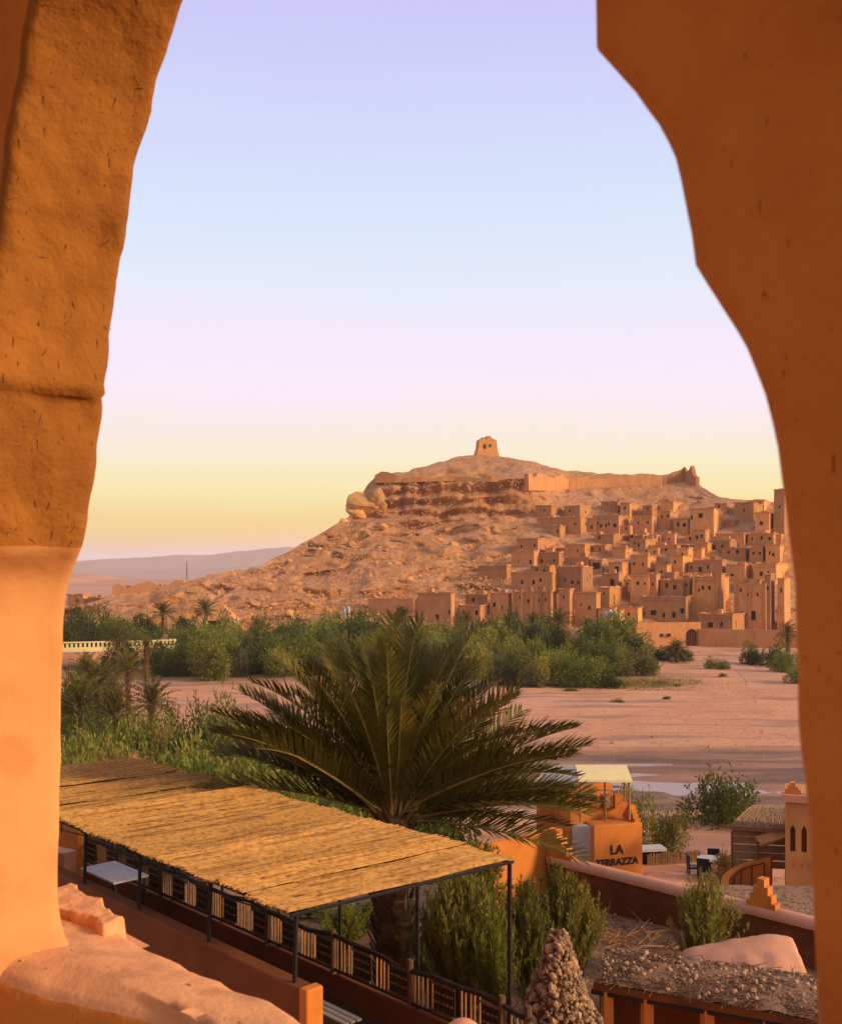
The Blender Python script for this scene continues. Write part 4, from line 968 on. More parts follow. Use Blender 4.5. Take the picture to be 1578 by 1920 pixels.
for px, py, D, s_, lb in ((755, 1158, 178, 1.0, 'palm standing before the long low mud building'), (1047, 1168, 172, 1.15, 'broad palm in front of the wide buttressed house'), (875, 1160, 180, .7, 'small palm beside the blank-walled house'), (1000, 1170, 176, .95, 'palm against the left half of the wide buttressed house'),
        (1100, 1178, 174, .95, 'palm below the narrow houses left of the mud pier'), (950, 1172, 176, .9, 'palm just left of the wide buttressed house'), (480, 1172, 176, .8, 'palm between the pavilion and the boulder slope'), (900, 1180, 172, .8, 'low palm in the thicket under the small left-hand houses')):
    put_palm(rp.choice((0, 1)), px, py, D, lb, None, s_)
put_palm(2, 1268, 1222, 160, 'spiky stemless palm clump below the enclosure wall', None, .8); put_palm(2, 1476, 1188, 170, 'palm half hidden behind the arch by the path wall', None, .8)
put_palm(1, 240, 1258, 98, 'near-bank palm with a bare trunk against the pale river bed', None, 1.0)
for v, px, py, D, s_, lb in ((2, 185, 1290, 84, 1.0, 'bushy palm clump on the near bank beside the bare-trunked palm'), (2, 150, 1330, 76, 1.05, 'bushy palm clump close to the left jamb, above the reed roof'), (2, 285, 1322, 88, .9, 'spiky low palm on the brink of the river bed'), (1, 160, 1262, 105, 1.0, 'tall near-bank palm in front of the causeway'),
        (2, 215, 1345, 74, .9, 'low palm clump in the scrub below the bare-trunked palm'), (2, 275, 1215, 135, .6, 'small palm at the right end of the causeway'), (2, 220, 1200, 140, .8, 'palm clump breaking the line of the causeway parapet')): put_palm(v, px, py, D, lb, None, s_)

# near-left bank scrub
NB = {'lime': ('bright feathery green bush behind the reed roof', 'bright bushes behind the reed roof'), 'dark': ('dark bush on the near bank behind the reed roof', 'dark bushes behind the reed roof'),
      'olive': ('olive bush on the near bank behind the reed roof', 'olive bushes behind the reed roof'), 'dry': ('dry orange-tan bush on the near bank behind the reed roof', 'dry bushes behind the reed roof'),
      'green': ('mid-green bush on the near bank behind the reed roof', 'green bushes behind the reed roof')}
for k, pl, pr, pt, D in (('lime', 118, 175, 1374, 52), ('lime', 168, 240, 1366, 55), ('green', 100, 150, 1395, 48), ('dry', 245, 325, 1376, 60), ('olive', 225, 262, 1362, 60), ('olive', 315, 385, 1376, 55), ('lime', 330, 430, 1392, 47),
        ('dark', 290, 370, 1328, 74), ('dark', 340, 420, 1322, 76), ('olive', 400, 450, 1312, 70), ('dark', 130, 200, 1300, 82), ('dark', 120, 175, 1335, 70), ('olive', 215, 290, 1340, 72), ('dark', 180, 250, 1352, 66),
        ('green', 400, 500, 1352, 60), ('olive', 430, 520, 1400, 44), ('dark', 480, 570, 1350, 66), ('olive', 560, 640, 1380, 56), ('green', 640, 720, 1400, 50), ('dark', 370, 440, 1345, 68), ('olive', 280, 340, 1350, 68), ('green', 420, 520, 1420, 38), ('lime', 260, 340, 1400, 46), ('olive', 180, 260, 1395, 47),
        ('dark', 100, 150, 1270, 98), ('green', 130, 185, 1240, 110), ('dark', 180, 225, 1255, 108), ('olive', 520, 600, 1430, 36), ('green', 600, 690, 1440, 34), ('dark', 700, 790, 1445, 36), ('dark', 780, 860, 1440, 40)):
    bush_px(k, pl, pr, pt, D, *NB[k])
n = 0
while n < 34:
    px = rp.uniform(110, 520); D = rp.uniform(40, 96); top = np.interp(D, [40, 60, 96], [1405, 1372, 1310]) + rp.uniform(-14, 24)
    if px > 300 and D > 72: continue
    w = rp.uniform(40, 80)
    k = rp.choice(('dry', 'olive', 'green', 'olive', 'dark', 'lime')); bush_px(k, px - w / 2, px + w / 2, top, D, *NB[k]); n += 1

# wispy garden shrubs
def wispy_mesh(name, seed, m, n=130, leaves=60, ls=.06):
    rr = random.Random(seed); b = MB(); st = random.getstate(); random.seed(seed)
    for i in range(n):
        a = rr.uniform(0, 6.28); lean = abs(rr.gauss(0, .38)); h = rr.uniform(.55, 1.05) * (1 - .25 * lean); pts = []
        for k in range(6):
            t = k / 5; pts.append(Vector((math.cos(a) * (lean * t ** 1.3 * .9 + .06), math.sin(a) * (lean * t ** 1.3 * .9 + .06), h * t)) + Vector((rr.gauss(0, .012), rr.gauss(0, .012), 0)))
        b.tube(pts, [.007, .006, .005, .004, .003, .002], 3, 1)
        for k in range(leaves):
            t = rr.uniform(.15, 1.0) ** .8; f = t * 5; q = min(int(f), 4); p = pts[q].lerp(pts[q + 1], f - q)
            leaf_quad(b, p, Vector((rr.gauss(0, .7), rr.gauss(0, .7), rr.uniform(.2, 1.4))), ls * rr.uniform(.7, 1.9), ls * rr.uniform(.12, .22))
    random.setstate(st); return b.mesh(name, [m, m_bark])
WIS = [wispy_mesh('crown', 400 + k, m_leafs[q]) for k, q in enumerate((1, 3, 1))]
def wispy(px, pt, D, w, label, v=0, zb=None):
    x = X(px, D); z = gzs(x, D) - .05 if zb is None else zb; h = Z(pt, D) - z
    t = thing('garden_shrub', label, 'shrub', (x, D, z)); t.rotation_euler = (0, 0, rp.uniform(0, 6)); t.scale = (w, w, h)
    link('crown', WIS[v], t); return t
wispy(868, 1632, 18.2, 1.25, 'tall wispy olive shrub right behind the pergola corner post', 0)
wispy(815, 1690, 19.0, 1.0, 'leafy shrub between the palm trunk and the pergola corner', 1)
wispy(1050, 1625, 19.5, 1.05, 'tall feathery olive shrub rising behind the stone cone', 2)
wispy(985, 1650, 21.5, 1.0, 'loose shrub in front of the terracotta garden wall end', 0)
wispy(1322, 1640, 20.2, .95, 'grey-green wispy shrub against the pink-capped garden wall', 0)
wispy(925, 1720, 17.6, .8, 'low shrub at the foot of the pergola corner', 1)
wispy(640, 1700, 22.0, 1.2, 'dim shrub seen beneath the reed roof beside the palm trunk', 1)
wispy(900, 1580, 24, 1.3, 'tall shrub under the right fronds of the big palm', 2)
bush_px('green', 1280, 1420, 1448, 51, 'big rounded green bush alone on the pink earth behind the terrace building', zb=1.0)
bush_px('olive', 1214, 1282, 1512, 45, 'small round-headed tree with a thin trunk near the terrace building', name='small_tree', cat='tree')
bush_px('olive', 1150, 1215, 1478, 47, 'dull shrub growing behind the canopy of the terrace building')
bush_px('dry', 1352, 1370, 1598, 40, 'little dry shrub beside the grey thatched hut')

# dead branches on the garden ground
b = MB(); rr = random.Random(8); c = P(1180, 1745, 22.0); c.z = gzs(c.x, c.y)
for i in range(46):
    a = rr.uniform(0, 6.28); l = rr.uniform(.4, 1.3); q = c + Vector((rr.gauss(0, .5), rr.gauss(0, .4), rr.uniform(.02, .2)))
    b.tube([q, q + Vector((math.cos(a) * l * .5, math.sin(a) * l * .5, rr.uniform(0, .25))), q + Vector((math.cos(a + .3) * l, math.sin(a + .3) * l, rr.uniform(0, .3)))], [.014, .01, .005], 4)
tag(b.build('dead_branches', m_palewood, base=c), 'tangle of pale dead branches on the garden ground below the coped wall', 'branches')

# extra garden shrubs and low scrub
for i, (px, pt, D, w, v, lb) in enumerate(((840, 1660, 18.6, 1.0, 0, 'olive shrub pressed against the pergola from outside'), (905, 1645, 19.2, 1.0, 1, 'bright feathery shrub just beyond the pergola corner post'), (1085, 1660, 20.5, .9, 0, 'feathery shrub where the garden wall starts'),
        (1000, 1700, 18.4, .8, 2, 'short twiggy shrub left of the stone cone'), (700, 1690, 23.5, 1.3, 0, 'dim olive shrub behind the palm trunk'), (580, 1690, 24.5, 1.4, 1, 'dim bush behind the balustrade under the reed roof'), (1300, 1668, 20.6, .7, 2, 'sparse shrub leaning on the pink coping'))):
    wispy(px, pt, D, w, lb, v)
# ------------------------------------------------------------------ pergola terrace
H_ = 4.2
pA = Vector((-1.554, 12.63, 0)); pB = Vector((1.302, 14.91, 0)); pC = Vector((-6.68, 23.13, 0))
E1 = (pC - pB); LR = E1.length + 1.2; E1 = E1.normalized(); AB = pB - pA; WR_ = AB.length; E2 = AB.normalized()
ZR = EYE - H_                         # reed roof
ZW = EYE - 5.06                       # top of the near parapet
ZT = EYE - 7.4                        # terrace floor
ZF = EYE - 6.3                        # top of the balustrade
def RP(a, b, z=0.0): return pA + E1 * a + AB * b + Vector((0, 0, ZR + z))
pg = thing('pergola', 'long pergola roofed with golden reed mats on dark steel posts', 'pergola', (pA.x, pA.y, ZT))
LRoof = (pC - pB).length
rr = random.Random(15)
edges = [0.0]
while edges[-1] < LRoof - .9: edges.append(edges[-1] + rr.uniform(.66, .98))
edges[-1] = LRoof
for k in range(len(edges) - 1):
    a0, a1 = edges[k], edges[k + 1]; b = MB(); zo = .035 + .026 * (k % 2) + rr.uniform(-.008, .012); tilt = rr.uniform(-.035, .045)
    gap = .07 if k in (8,) else rr.choice((.012, .02, .035))
    n = int((a1 - a0) / .019)
    for layer in range(2):
        for i in range(n):
            a = a0 + gap + (a1 - a0 - gap) * (i + rr.random() * .7) / n; t = (a - a0) / (a1 - a0)
            zc = zo + tilt * t + rr.uniform(-.008, .008) + .014 * layer - .02 * math.sin(t * 3.14)
            b0, b1 = -.03 + rr.uniform(-.012, .012), 1.02 + rr.uniform(-.015, .015); r = rr.uniform(.007, .012); m0 = rr.uniform(.3, .7)
            j = lambda: rr.uniform(-.012, .012)
            b.tube([RP(a + j(), b0, zc), RP(a + j(), m0 * .5, zc + j() * .5), RP(a + j(), m0, zc - .012 + j() * .6), RP(a + j(), .5 + m0 * .5, zc + j() * .5), RP(a + j(), b1, zc)], r, 4, 0, False)
    for i in range(int(26 * (a1 - a0))):                       # loose broken reeds on top
        a = rr.uniform(a0, a1); b0 = rr.uniform(0, .9); l = rr.uniform(.05, .25); da = rr.uniform(-.05, .05)
        b.tube([RP(a, b0, zo + .03), RP(a + da, min(1.02, b0 + l), zo + .036)], .008, 3, 0, False)
    b.build('reed_mat', m_reed, pg)
for k in range(9):                                             # battens tying the mats down
    pass
def pipe(name, pts, r=.028, m=m_steel, par=pg, n=6):
    b = MB(); b.tube(pts, r, n); return b.build(name, m, par)
pipe('beam', [RP(0, 0, -.02), RP(LRoof, 0, -.02)]); pipe('beam', [RP(0, 1, -.02), RP(LRoof, 1, -.02)]); pipe('beam', [RP(0, .5, -.02), RP(LRoof, .5, -.02)], .02)
SP = [0, 1.95, 3.9, 5.7, 7.6, 9.5, LRoof - .05]
for a in SP:
    pipe('beam', [RP(a, -.02, -.022), RP(a, 1.02, -.022)], .026)
    q = RP(a, 0); pipe('post', [Vector((q.x, q.y, ZR - .03)), Vector((q.x, q.y, ZW - .12)) + Vector((-.02, -.02, 0))], .032)
    q = RP(a, 1); pipe('post', [Vector((q.x, q.y, ZR - .03)), Vector((q.x, q.y, ZT))], .034)
for a in (.95, 2.9, 4.8, 6.6): pipe('stay', [RP(a, 0, -.03), RP(a, 0, -.2)], .012)
pipe('stay', [RP(i * .48, 0, -.13 + .03 * math.sin(i * 1.7)) for i in range(24)], .012)
# sagging hanging cable at the near corner, as seen beneath the roof
# near parapet wall
def wall_line(name, label, q0, q1, zt, zb, th, m, capm=None, par=None, cat='wall'):
    u = (q1 - q0); L_ = u.length; rz = math.atan2(u.y, u.x); c = (q0 + q1) / 2
    t = thing(name, label, cat, (q0.x, q0.y, zb)) if par is None else par
    b = MB(); b.box(Vector((c.x, c.y, (zt + zb) / 2)), (L_, th, zt - zb), rz); o = b.build('wall', m, t)
    bv = o.modifiers.new('bevel', 'BEVEL'); bv.width = .03; bv.segments = 3
    return t
q0 = pA - E1 * .28; q1 = pA + E1 * 14
tw = wall_line('terrace_parapet', 'dark brown rendered parapet wall below the reed roof', q0, q1, ZW, 5.4, .24, m_brownwall_shaded)
b = MB(); b.box(Vector((q0.x, q0.y, (ZW + .03 + 5.4) / 2)) - E1 * .02, (.16, .27, ZW + .03 - 5.4), math.atan2(E1.y, E1.x)); o = b.build('end_pier', m_terra, tw)  # terracotta colour stands for the sunlit end of the same wall
bv = o.modifiers.new('bevel', 'BEVEL'); bv.width = .03; bv.segments = 3
# terrace floor (raised slab)
f = [pA - E1 * 2.2, pB - E1 * 2.2 , pB + E1 * 14, pA + E1 * 14]
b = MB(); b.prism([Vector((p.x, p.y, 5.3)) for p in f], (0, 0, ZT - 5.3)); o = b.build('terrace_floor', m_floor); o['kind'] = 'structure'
# low outer wall and rustic balustrade
lw0, lw1 = pB - E1 * .55 , pB + E1 * 13.5
wall_line('terrace_kerb', 'low brown wall under the rustic balustrade', lw0 + Vector((.02, .02, 0)), lw1 + Vector((.02, .02, 0)), ZF - .66, ZT - .1, .2, m_brownwall_shaded)
bal = thing('balustrade', 'rustic dark wooden balustrade with carved panels along the terrace edge', 'balustrade', (pB.x, pB.y, ZF - .6))
off = Vector((-.08, -.08, 0))
def BP(a, z): q = pB + E1 * a + off; return Vector((q.x, q.y, ZF + z))
rb = random.Random(4)
zw_ = lambda a: .035 * math.sin(a * 2.2) + .02 * math.sin(a * 5.1)
for s in range(-1, 7):
    a0 = s * 1.95; a1 = a0 + 1.95
    if a0 < -.6: a0 = -.5
    b = MB(); b.tube([BP(a0 + (a1 - a0) * i / 8, zw_(a0 + (a1 - a0) * i / 8)) for i in range(9)], .042, 7); b.build('top_rail', m_darkwood, bal)
    b = MB(); b.tube([BP(a0 + (a1 - a0) * i / 6, -.55) for i in range(7)], .03, 6); b.build('bottom_rail', m_darkwood, bal)
    b = MB(); b.tube([BP(a0 + .05, -.64), BP(a0 + .05, .14)], .05, 7); b.build('post', m_wood, bal)
a = -.42; gi = 0
while a < 12.6:
    nb_ = 5 if gi % 3 else 4
    for i in range(nb_):
        x = a + i * .095; h0 = -.53; b = MB(); w = .024
        b.box((BP(x, h0) + BP(x, zw_(x) - .03)) / 2 + Vector((rb.uniform(-.01, .01), rb.uniform(-.01, .01), 0)), (w * rb.uniform(.9, 1.4), .025, zw_(x) - .03 - h0), math.atan2(E1.y, E1.x) + rb.uniform(-.2, .2)); b.build('baluster', m_palewood, bal)
    a += nb_ * .095 + .03
    pw = .46
    b = MB(); rz = math.atan2(E1.y, E1.x); b.box(BP(a + pw / 2, -.28), (pw, .02, .5), rz); pn = b.build('panel', m_darkwood, bal)
    for zz in (-.05, -.5):
        b = MB(); b.box(BP(a + pw / 2, zz) + Vector((-.02, -.02, 0)), (pw, .03, .045), rz); b.build('slat', m_wood, pn)
    for row in (-.2, -.34):
        for i in range(5):
            b = MB(); b.box(BP(a + .06 + i * .085, row) + Vector((-.015, -.015, 0)), (.045, .02, .03), rz); b.build('stud', m_palewood, pn)
    a += pw + .05; gi += 1
# white-topped table, benches on the terrace
def table(px, py, z, w, d, rz, label):
    dd = (EYE - z) * F / (py - CY); p = Vector((X(px, dd), dd, ZT)); t = thing('terrace_table', label, 'table', p); rt = Matrix.Rotation(rz, 3, 'Z')
    b = MB(); b.box(p + Vector((0, 0, z - ZT)), (w, d, .04), rz); b.build('table_top', m_white, t)
    for sx in (-1, 1):
        for sy in (-1, 1):
            b = MB(); b.box(p + rt @ Vector((sx * (w / 2 - .07), sy * (d / 2 - .07), (z - ZT) / 2 - .02)), (.05, .05, z - ZT - .04), rz); b.build('leg', m_steel, t)
rz1 = math.atan2(E1.y, E1.x)
table(214, 1636, EYE - 6.35, 1.5, .8, rz1, 'white-topped table on the terrace under the reed roof')
for i, (a, bb, lbl) in enumerate(((2.8, .7, 'slim grey bench further along the terrace'), (4.7, .7, 'slim grey bench at mid terrace beside the balustrade'))):
    q = pA + E1 * a + AB * bb; t = thing('terrace_bench', lbl, 'bench', (q.x, q.y, ZT))
    for k in range(3):
        b = MB(); b.box(Vector((q.x, q.y, ZT + .45)) + AB.normalized() * (k * .12 - .12), (1.3, .09, .03), rz1); b.build('slat', m_grey, t)
    for sx in (-.55, .55):
        b = MB(); b.box(Vector((q.x, q.y, ZT + .215)) + E1 * sx, (.05, .32, .43), rz1); b.build('leg', m_steel, t)
# terracotta wall piece at the far left end of the terrace
q = P(120, 1562, 24.2)
t = wall_line('end_wall', 'bright terracotta wall at the far end of the terrace', Vector((-9.8, 25.2, 0)), Vector((-8.05, 24.0, 0)), 8.25, 5.6, .2, m_terra)
t = wall_line('end_ledge', 'low pink ledge at the far end of the terrace', Vector((-9.6, 23.6, 0)), Vector((-7.75, 22.4, 0)), EYE - 6.1, 5.6, .35, m_pinkcap)

# ------------------------------------------------------------------ garden walls
g0 = Vector((3.33, 26.0, 0)); g1 = Vector((X(1530, 21.1), 21.1, 0)); gu = (g1 - g0).normalized(); g2 = g1 + gu * 3
gwall = flat_wall('garden_wall', 'brown garden wall with a rounded pink coping sloping past the terrace building', (g0.x, g0.y), (g2.x, g2.y), 6.74, 5.3, .26, m_brownwall_shaded, cap=(.2, m_pinkcap))
def stepped(b, c, u, w, h, n, th):
    u = u.normalized(); hs = h / n; pts = []
    for k in range(n):
        ww = w * (1 - k / n) / 2; pts += [(ww, k * hs), (ww, (k + 1) * hs)]
    full = [Vector((s, z, 0)) for s, z in pts] + [Vector((-s, z, 0)) for s, z in reversed(pts)]
    nn = Vector((u.y, -u.x, 0)); b.prism([c + u * q.x + Vector((0, 0, q.y)) + nn * th / 2 for q in full], -nn * th)
def wall_at(px):
    t = (px - CX) / F; k = (t * g0.y - g0.x) / (gu.x - t * gu.y); return g0 + gu * k
c = wall_at(1430); c.z = 6.8; b = MB(); stepped(b, c, gu, .66, .66, 4, .24); tag(b.build('stepped_pinnacle', m_terra, base=c), 'orange stepped pinnacle standing on the pink coping', 'pinnacle')
c = g0 + gu * .12; c.z = 6.75; b = MB(); stepped(b, c, gu, 1.25, .78, 4, .25); tag(b.build('stepped_pinnacle', m_terra, base=c), 'stepped terracotta end of the garden wall under the palm fronds', 'pinnacle')
t = flat_wall('garden_wall', 'terracotta wall half hidden behind the right palm fronds', (0.9, 24.4), (g0.x, g0.y + .25), 7.42, 5.3, .24, m_terra)

# ------------------------------------------------------------------ terrace building with lettering
fa = R(17); fu = Vector((math.cos(fa), math.sin(fa), 0)); fn = Vector((fu.y, -fu.x, 0))
c0 = Vector((X(1113, 39.4), 39.4, 0)); zt = Z(1545, 39.8)
tb = thing('terrace_building', 'orange cafe building lettered LA TERRAZZA behind the garden wall', 'building', (c0.x, c0.y, 1.6))
def slab(nm, c, u, L_, dep, z0, z1, m, par, bev=.04):
    b = MB(); nn = Vector((u.y, -u.x, 0)); mid = c + u * L_ / 2 - nn * dep / 2
    b.box(Vector((mid.x, mid.y, (z0 + z1) / 2)), (L_, dep, z1 - z0), math.atan2(u.y, u.x)); o = b.build(nm, m, par)
    if bev: bv = o.modifiers.new('bevel', 'BEVEL'); bv.width = bev; bv.segments = 2
    return o
slab('sign_wall', c0, fu, 2.12, .9, 1.4, zt, m_terra, tb)
slab('grey_wall', Vector((X(1072, 39.8), 39.8, 0)), Vector((1, -.2, 0)).normalized(), .88, .3, 1.4, zt - .05, m_grey, tb)
slab('upper_wall', Vector((X(1068, 40.6), 40.6, 0)), fu, 2.75, 2.4, 1.4, Z(1512, 41), m_terra, tb)
slab('rear_wall', Vector((X(1010, 42), 42, 0)), fu, 3.4, .3, 1.4, Z(1479, 42), m_terra, tb)
b = MB(); q = c0 + fu * 1.95 - fn * .6; q.z = zt - .02; stepped(b, q, -fn, 1.0, .6, 4, .25); b.build('stepped_corner', m_terra, tb)
def letters(txt, size, pos):
    cu = bpy.data.curves.new('t', 'FONT'); cu.body = txt; cu.size = size; cu.extrude = .012; cu.offset = .012; cu.align_x = 'CENTER'
    o = bpy.data.objects.new('t', cu); COL.objects.link(o); dg = bpy.context.evaluated_depsgraph_get(); me = bpy.data.meshes.new_from_object(o.evaluated_get(dg)); bpy.data.objects.remove(o)
    me.materials.clear(); me.materials.append(m_letter); me.name = 'lettering'
    l = link('lettering', me, tb, pos - root_loc(tb), (R(90), 0, fa)); return l
q = c0 + fu * .98 + fn * .02
letters('LA', .50, Vector((q.x, q.y, Z(1601, 39.7)))); letters('TERRAZZA', .37, Vector((q.x, q.y, Z(1622, 39.7))) + fu * .02)
# roof terrace canopy, posts and lattice railing
zc = 5.95
cp = [Vector((X(1084, 39.6), 39.6, zc)), Vector((X(1188, 39.6), 39.9, zc - .1)), Vector((X(1176, 42.2), 42.4, zc + .05)), Vector((X(1078, 42.2), 42.2, zc + .1))]
b = MB(); b.prism(cp, (0, 0, .09)); b.build('canopy', m_cream, tb)
cp2 = [Vector((X(1000, 40.2), 40.4, zc - .25)), Vector((X(1083, 39.6), 39.6, zc - .02)), Vector((X(1077, 42.2), 42.2, zc + .1)), Vector((X(1020, 42.2), 42.4, zc + .05))]
b = MB(); b.prism(cp2, (0, 0, .08)); b.build('canopy', m_grey, tb)
zu = Z(1512, 41)
posts = [(cp[0] + Vector((.1, .1, 0))), cp[1] + Vector((-.1, .1, 0)), cp[0].lerp(cp[1], .5) + Vector((0, .1, 0)), cp[2] + Vector((-.1, -.1, 0))]
for q in posts: pipe('canopy_post', [q, Vector((q.x, q.y, zu - .3))], .045, m_palewood, tb)
for k in range(3):
    q = cp[0].lerp(cp[1], k / 3) + Vector((.1, .1, -.95)); r2 = cp[0].lerp(cp[1], (k + 1) / 3) + Vector((-.05, .1, -.95)); up = Vector((0, 0, .62))
    pipe('brace', [q, r2 + up], .022, m_palewood, tb); pipe('brace', [q + up, r2], .022, m_palewood, tb); pipe('rail', [q + up, r2 + up], .03, m_palewood, tb)
for k in range(4):
    q = cp[0].lerp(cp[1], .15 + k * .23) + Vector((0, 1.2, -.98)); b = MB(); b.box(q, (.34, .34, .5), fa + k); b.build('seat', m_terra if k % 2 else m_wood, tb)

# ------------------------------------------------------------------ yard beyond the garden wall
def yz(x, y): return gzs(x, y)
p = P(1330, 1634, 41); p.z = yz(p.x, p.y)
t = thing('round_table', 'round white-topped cafe table standing in the yard', 'table', p)
b = MB(); b.tube([p + Vector((0, 0, .74)), p + Vector((0, 0, .78))], .5, 20); b.build('table_top', m_white, t); b = MB(); b.tube([p, p + Vector((0, 0, .74))], .06, 8); b.build('leg', m_black, t)
def chair(dx, dy, rz, label):
    q = p + Vector((dx, dy, 0)); q.z = yz(q.x, q.y); t = thing('cafe_chair', label, 'chair', q); M3 = Matrix.Rotation(rz, 3, 'Z')
    b = MB(); b.box(q + Vector((0, 0, .45)), (.48, .48, .07), rz); b.build('seat', m_black, t)
    b = MB(); b.box(q + M3 @ Vector((0, .22, .72)), (.48, .06, .5), rz); b.build('backrest', m_black, t)
    for sx in (-1, 1):
        for sy in (-1, 1):
            b = MB(); b.box(q + M3 @ Vector((sx * .2, sy * .2, .21)), (.05, .05, .42), rz); b.build('leg', m_black, t)
chair(-.68, -.1, 1.5, 'black cafe chair at the garden wall side of the round table'); chair(.55, -.35, -2.2, 'black cafe chair tucked under the open side of the round table'); chair(.35, .62, -.2, 'black cafe chair behind the round white-topped table'); chair(-.4, -.62, 2.7, 'black cafe chair in front of the round white-topped table')
p = P(1221, 1590, 43.5); p.z = yz(p.x, p.y)
t = thing('yard_trolley', 'unidentified low white object, shaped as a flat cart, beside the terrace building', 'cart', p)  # white thing of unknown kind, given a cart's shape
b = MB(); b.box(p + Vector((0, 0, .62)), (1.1, .7, .12), .15); b.build('tray', m_white, t); b = MB(); b.box(p + Vector((0, .1, .4)), (.9, .6, .3), .15); b.build('body', m_black, t)
for sx in (-.35, .35):
    for sy in (-.25, .25):
        b = MB(); b.tube([p + Vector((sx, sy - .05, .17)), p + Vector((sx, sy + .05, .17))], .17, 10); b.build('wheel', m_black, t)
# reed fence in two runs
def reed_fence(pa, pb_, h, label, n):
    t = thing('reed_fence', label, 'fence', pa); rr = random.Random(n); b = MB()
    for i in range(n):
        q = pa.lerp(pb_, (i + rr.random() * .5) / n); q.z = yz(q.x, q.y) - .05; hh = h * rr.uniform(.82, 1.12)
        b.tube([q, q + Vector((rr.uniform(-.05, .05), rr.uniform(-.05, .05), hh))], .022, 4)
    o = b.build('reeds', m_thatch, t); o['kind'] = 'stuff'
    for k in (.35, .75):
        b = MB(); b.tube([Vector((q.x, q.y, yz(q.x, q.y) + h * k)) for q in (pa, pa.lerp(pb_, .5), pb_)], .03, 5); b.build('rail', m_wood, t)
reed_fence(P(1213, 1612, 43), P(1312, 1606, 43.5), .55, 'low reed fence running from the terrace building towards the cafe table', 110)
reed_fence(P(1345, 1605, 42.5), P(1440, 1610, 39.5), .75, 'reed fence in front of the grey thatched hut', 130)
p = P(1270, 1616, 41.5); 
b = MB(); A = np.zeros((5, 14, 3))
for i in range(5):
    for j in range(14):
        x = X(1212 + j * 9, 39.5 + i * .5) ; y = 39.5 + i * .5 + .25 * math.sin(j * .8); A[i, j] = (x, y, yz(x, y) + .03 + .12 * math.sin(i / 4 * 3.14))
b.grid(A); tag(b.build('earth_bank', m_pinkcap, smooth=True), 'low trodden earth bank edging the yard path', 'bank')

# grey thatched hut
hc = Vector((X(1440, 38.5), 38.5, 0)); hz = yz(hc.x, hc.y)
hut = thing('thatched_hut', 'grey plank hut with a shallow thatched roof beside the crenellated tower', 'hut', (hc.x, hc.y, hz))
zr0, zr1 = Z(1556, 37.4), Z(1520, 39.6)
rf4 = [Vector((X(1366, 37.4), 37.4, zr0)), Vector((X(1500, 36.8), 36.8, zr0)), Vector((X(1500, 40), 40, zr1)), Vector((X(1412, 40), 40, zr1))]
b = MB(); b.prism(rf4, (0, 0, .14)); o = b.build('thatch_roof', m_thatch, hut)
rr = random.Random(2); b = MB()
for i in range(420):
    u_, v_ = rr.random(), rr.random() * .9; q = rf4[0].lerp(rf4[1], u_).lerp(rf4[3].lerp(rf4[2], u_), v_) + Vector((0, 0, .15)); e = rf4[0].lerp(rf4[1], u_ + rr.uniform(-.03, .03)).lerp(rf4[3].lerp(rf4[2], u_), max(-.04, v_ - .2)) + Vector((0, 0, .16))
    b.tube([q, e], .02, 3)
o = b.build('thatch_straw', m_thatch, hut); o['kind'] = 'stuff'
for k in range(5):
    z = zr0 - .16 - k * .29; b = MB(); q0, q1 = Vector((X(1372, 37.7), 37.7, z)), Vector((X(1500, 37.3), 37.3, z)); mid = (q0 + q1) / 2
    b.box(mid + Vector((0, .03 * (k % 2), 0)), ((q1 - q0).length, .06, .26), math.atan2(q1.y - q0.y, q1.x - q0.x)); b.build('plank', m_thatch, hut)
for px in (1372, 1420):
    q = Vector((X(px, 37.2), 37.2, 0)); b = MB(); b.tube([Vector((q.x, q.y, hz - .1)), Vector((q.x, q.y, zr0))], .04, 6); b.build('post', m_wood, hut)
b = MB(); q = Vector((X(1452, 36.9), 36.9, zr0 - .12)); b.box(q, (1.3, .5, .1), .3, Euler((.35, -.25, .2)).to_matrix()); b.build('loose_board', m_palewood, hut)

# crenellated tower
tc0 = Vector((X(1473, 34.6), 34.6, 0)); ta = R(-19); tu = Vector((math.cos(ta), math.sin(ta), 0)); tz = yz(tc0.x, tc0.y); ztop = Z(1502, 34.5)
tw_ = thing('crenellated_tower', 'ochre tower with arched niches, crenellated top and patterned band beside the arch', 'tower', (tc0.x, tc0.y, tz))
b = MB(); wl = []; TW = 3.2; TH = ztop - (tz - .5); n1_ = Vector((tu.y, -tu.x, 0)); pt = lambda s, z, k=0: tc0 + tu * s + Vector((0, 0, tz - .5 + z)) - n1_ * k
nz0 = Z(1598, 34.5) - (tz - .5); nz1 = Z(1548, 34.5) - (tz - .5)
niches = [.22 + .36 * k for k in range(8)]
rects_ = [(s - .085, nz0, s + .085, nz1) for s in niches]
face_grid(b, wl, tc0 + Vector((0, 0, tz - .5)), tu, Vector((0, 0, 1)), TW, TH, rects_, .18, n1_)
b.quad(pt(0, 0), pt(0, TH), pt(0, TH, 3), pt(0, 0, 3)); b.quad(pt(TW, 0), pt(TW, 0, 3), pt(TW, TH, 3), pt(TW, TH)); b.quad(pt(0, TH), pt(TW, TH), pt(TW, TH, 3), pt(0, TH, 3)); b.quad(pt(0, 0, 3), pt(0, TH, 3), pt(TW, TH, 3), pt(TW, 0, 3))
b.build('wall', m_adobe[2], tw_)
